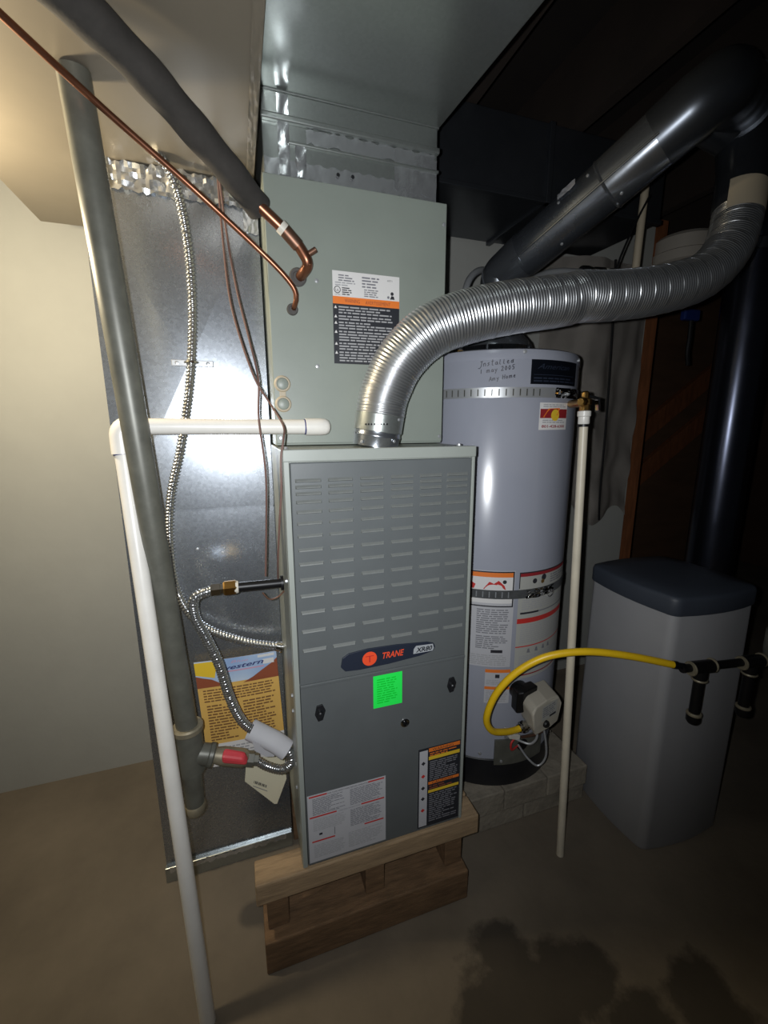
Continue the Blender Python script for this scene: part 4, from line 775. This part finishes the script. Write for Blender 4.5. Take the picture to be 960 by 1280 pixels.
def loft(bm, rings):
    R_ = [[bm.verts.new(p) for p in r] for r in rings]; n = len(R_[0])
    for a, b in zip(R_, R_[1:]):
        for k in range(n): bm.faces.new([a[k], a[(k + 1) % n], b[(k + 1) % n], b[k]])
    bm.faces.new(R_[0][::-1]); bm.faces.new(R_[-1]); return bm
SX, SY, SA = 1.192, 0.062, math.radians(-2.0)
def place(pts, z, k=1.0): return [(SX + (x * k) * math.cos(SA) - (y * k) * math.sin(SA), SY + (x * k) * math.sin(SA) + (y * k) * math.cos(SA), z) for x, y in pts]
so_ = thing('water_softener', 'pale grey plastic water softener cabinet with dark lid beside the heater', 'softener', (SX, SY, 0))
base = rounded_rect(0.160, 0.160, 0.028, 0.012)
obj('body', loft(B(), [place(base, 0.0, 0.965), place(base, 0.012, 1.0), place(base, 0.40, 1.0), place(base, 0.79, 0.985), place(base, 0.80, 0.97)]), plastic_grey, so_, ang=50)
lidp = rounded_rect(0.163, 0.163, 0.030, 0.014)
obj('lid', loft(B(), [place(lidp, 0.792, 0.99), place(lidp, 0.796, 1.0), place(lidp, 0.834, 1.0), place(lidp, 0.844, 0.985), place(lidp, 0.848, 0.95), place(lidp, 0.852, 0.6), place(lidp, 0.853, 0.1)]), plastic_lid, so_, ang=50)
k = rounded_rect(0.05, 0.09, 0.02, 0.0)
bk_ = thing('black_duct', 'tall shiny black round duct standing behind the water softener', 'duct', (1.89, 0.405, 0))
obj('duct_pipe', cyl(B(), (1.89, 0.405, 0.0), (1.89, 0.405, 2.10), 0.090, 48), mat('black_duct_metal', (84, 88, 102), 0.26, 0.95, rvar=0.05, vscale=10), bk_)
obj('joint', lathe(B(), [(0.0905, -0.02), (0.0925, -0.018), (0.0925, 0.018), (0.0905, 0.02)], (1.89, 0.405, 1.98), (0, 0, 1), 48), galv_dark, bk_)

# plastic sheeting over the insulation on the wall, and things near it
bm = B(); g = []; rnd = random.Random(5)
for i in range(41):
    row = []
    for j in range(51):
        u, v = i / 40, j / 50; x = 1.20 + 0.60 * u; zb = 0.86 + 0.10 * math.sin(u * 9) * u - 0.05 * u + 0.25 * (1 - u) ** 2; z = zb + (2.02 - zb) * v
        d = 0.055 * math.sin(PI * min(1, u * 1.05)) + 0.010 * math.sin(u * 13 + v * 3) + 0.003 * math.sin(u * 37 - v * 9) + 0.012 * (1 - v) * math.sin(v * 30 + u * 8)
        row.append(bm.verts.new((x, 0.808 - 0.5 * (d + math.sqrt(d * d + 0.0002)) * 1.1, z)))
    g.append(row)
for i in range(40):
    for j in range(50): bm.faces.new([g[i][j], g[i + 1][j], g[i + 1][j + 1], g[i][j + 1]])
bmesh.ops.solidify(bm, geom=bm.faces[:], thickness=0.004)
tag(obj('plastic_sheeting', bm, poly_sheet), 'wrinkled translucent plastic sheeting over wall insulation', 'sheeting')
tag(obj('wall_cable', sweep(B(), catmull([(1.49, 0.70, 2.0), (1.50, 0.69, 1.7), (1.515, 0.69, 1.3), (1.53, 0.70, 1.0), (1.55, 0.71, 0.86)], 0.02), 0.0045, 8), wire_black), 'black cable hanging down the plastic sheeting', 'cable')
tag(obj('white_canister', lathe(B(), [(0.125, 0), (0.14, 0.01), (0.14, 0.05), (0.132, 0.055), (0.132, 0.11), (0.118, 0.125), (0.03, 0.135), (0.01, 0.15)], (1.985, 0.79, 2.045), (0, 0, 1), 40), mat('canister_white', (178, 170, 158), 0.5)), 'white round canister behind the flue hose', 'canister')
bv = thing('blue_valve', 'blue handled valve with a short hanging lead under the flue', 'valve', (1.98, 0.74, 1.84))
obj('handle', box(B(), 1.96, 2.06, 0.72, 0.75, 1.80, 1.85), blue_plastic, bv, smooth=False, bevel=0.008)
obj('lead', sweep(B(), catmull([(2.02, 0.735, 1.81), (2.025, 0.735, 1.72), (2.03, 0.74, 1.66), (2.05, 0.745, 1.60)], 0.01), 0.010, 8), wire_black, bv)
obj('pipe', cyl(B(), (2.01, 0.76, 1.83), (2.01, 0.76, 2.045), 0.012, 12), copper_dull, bv)
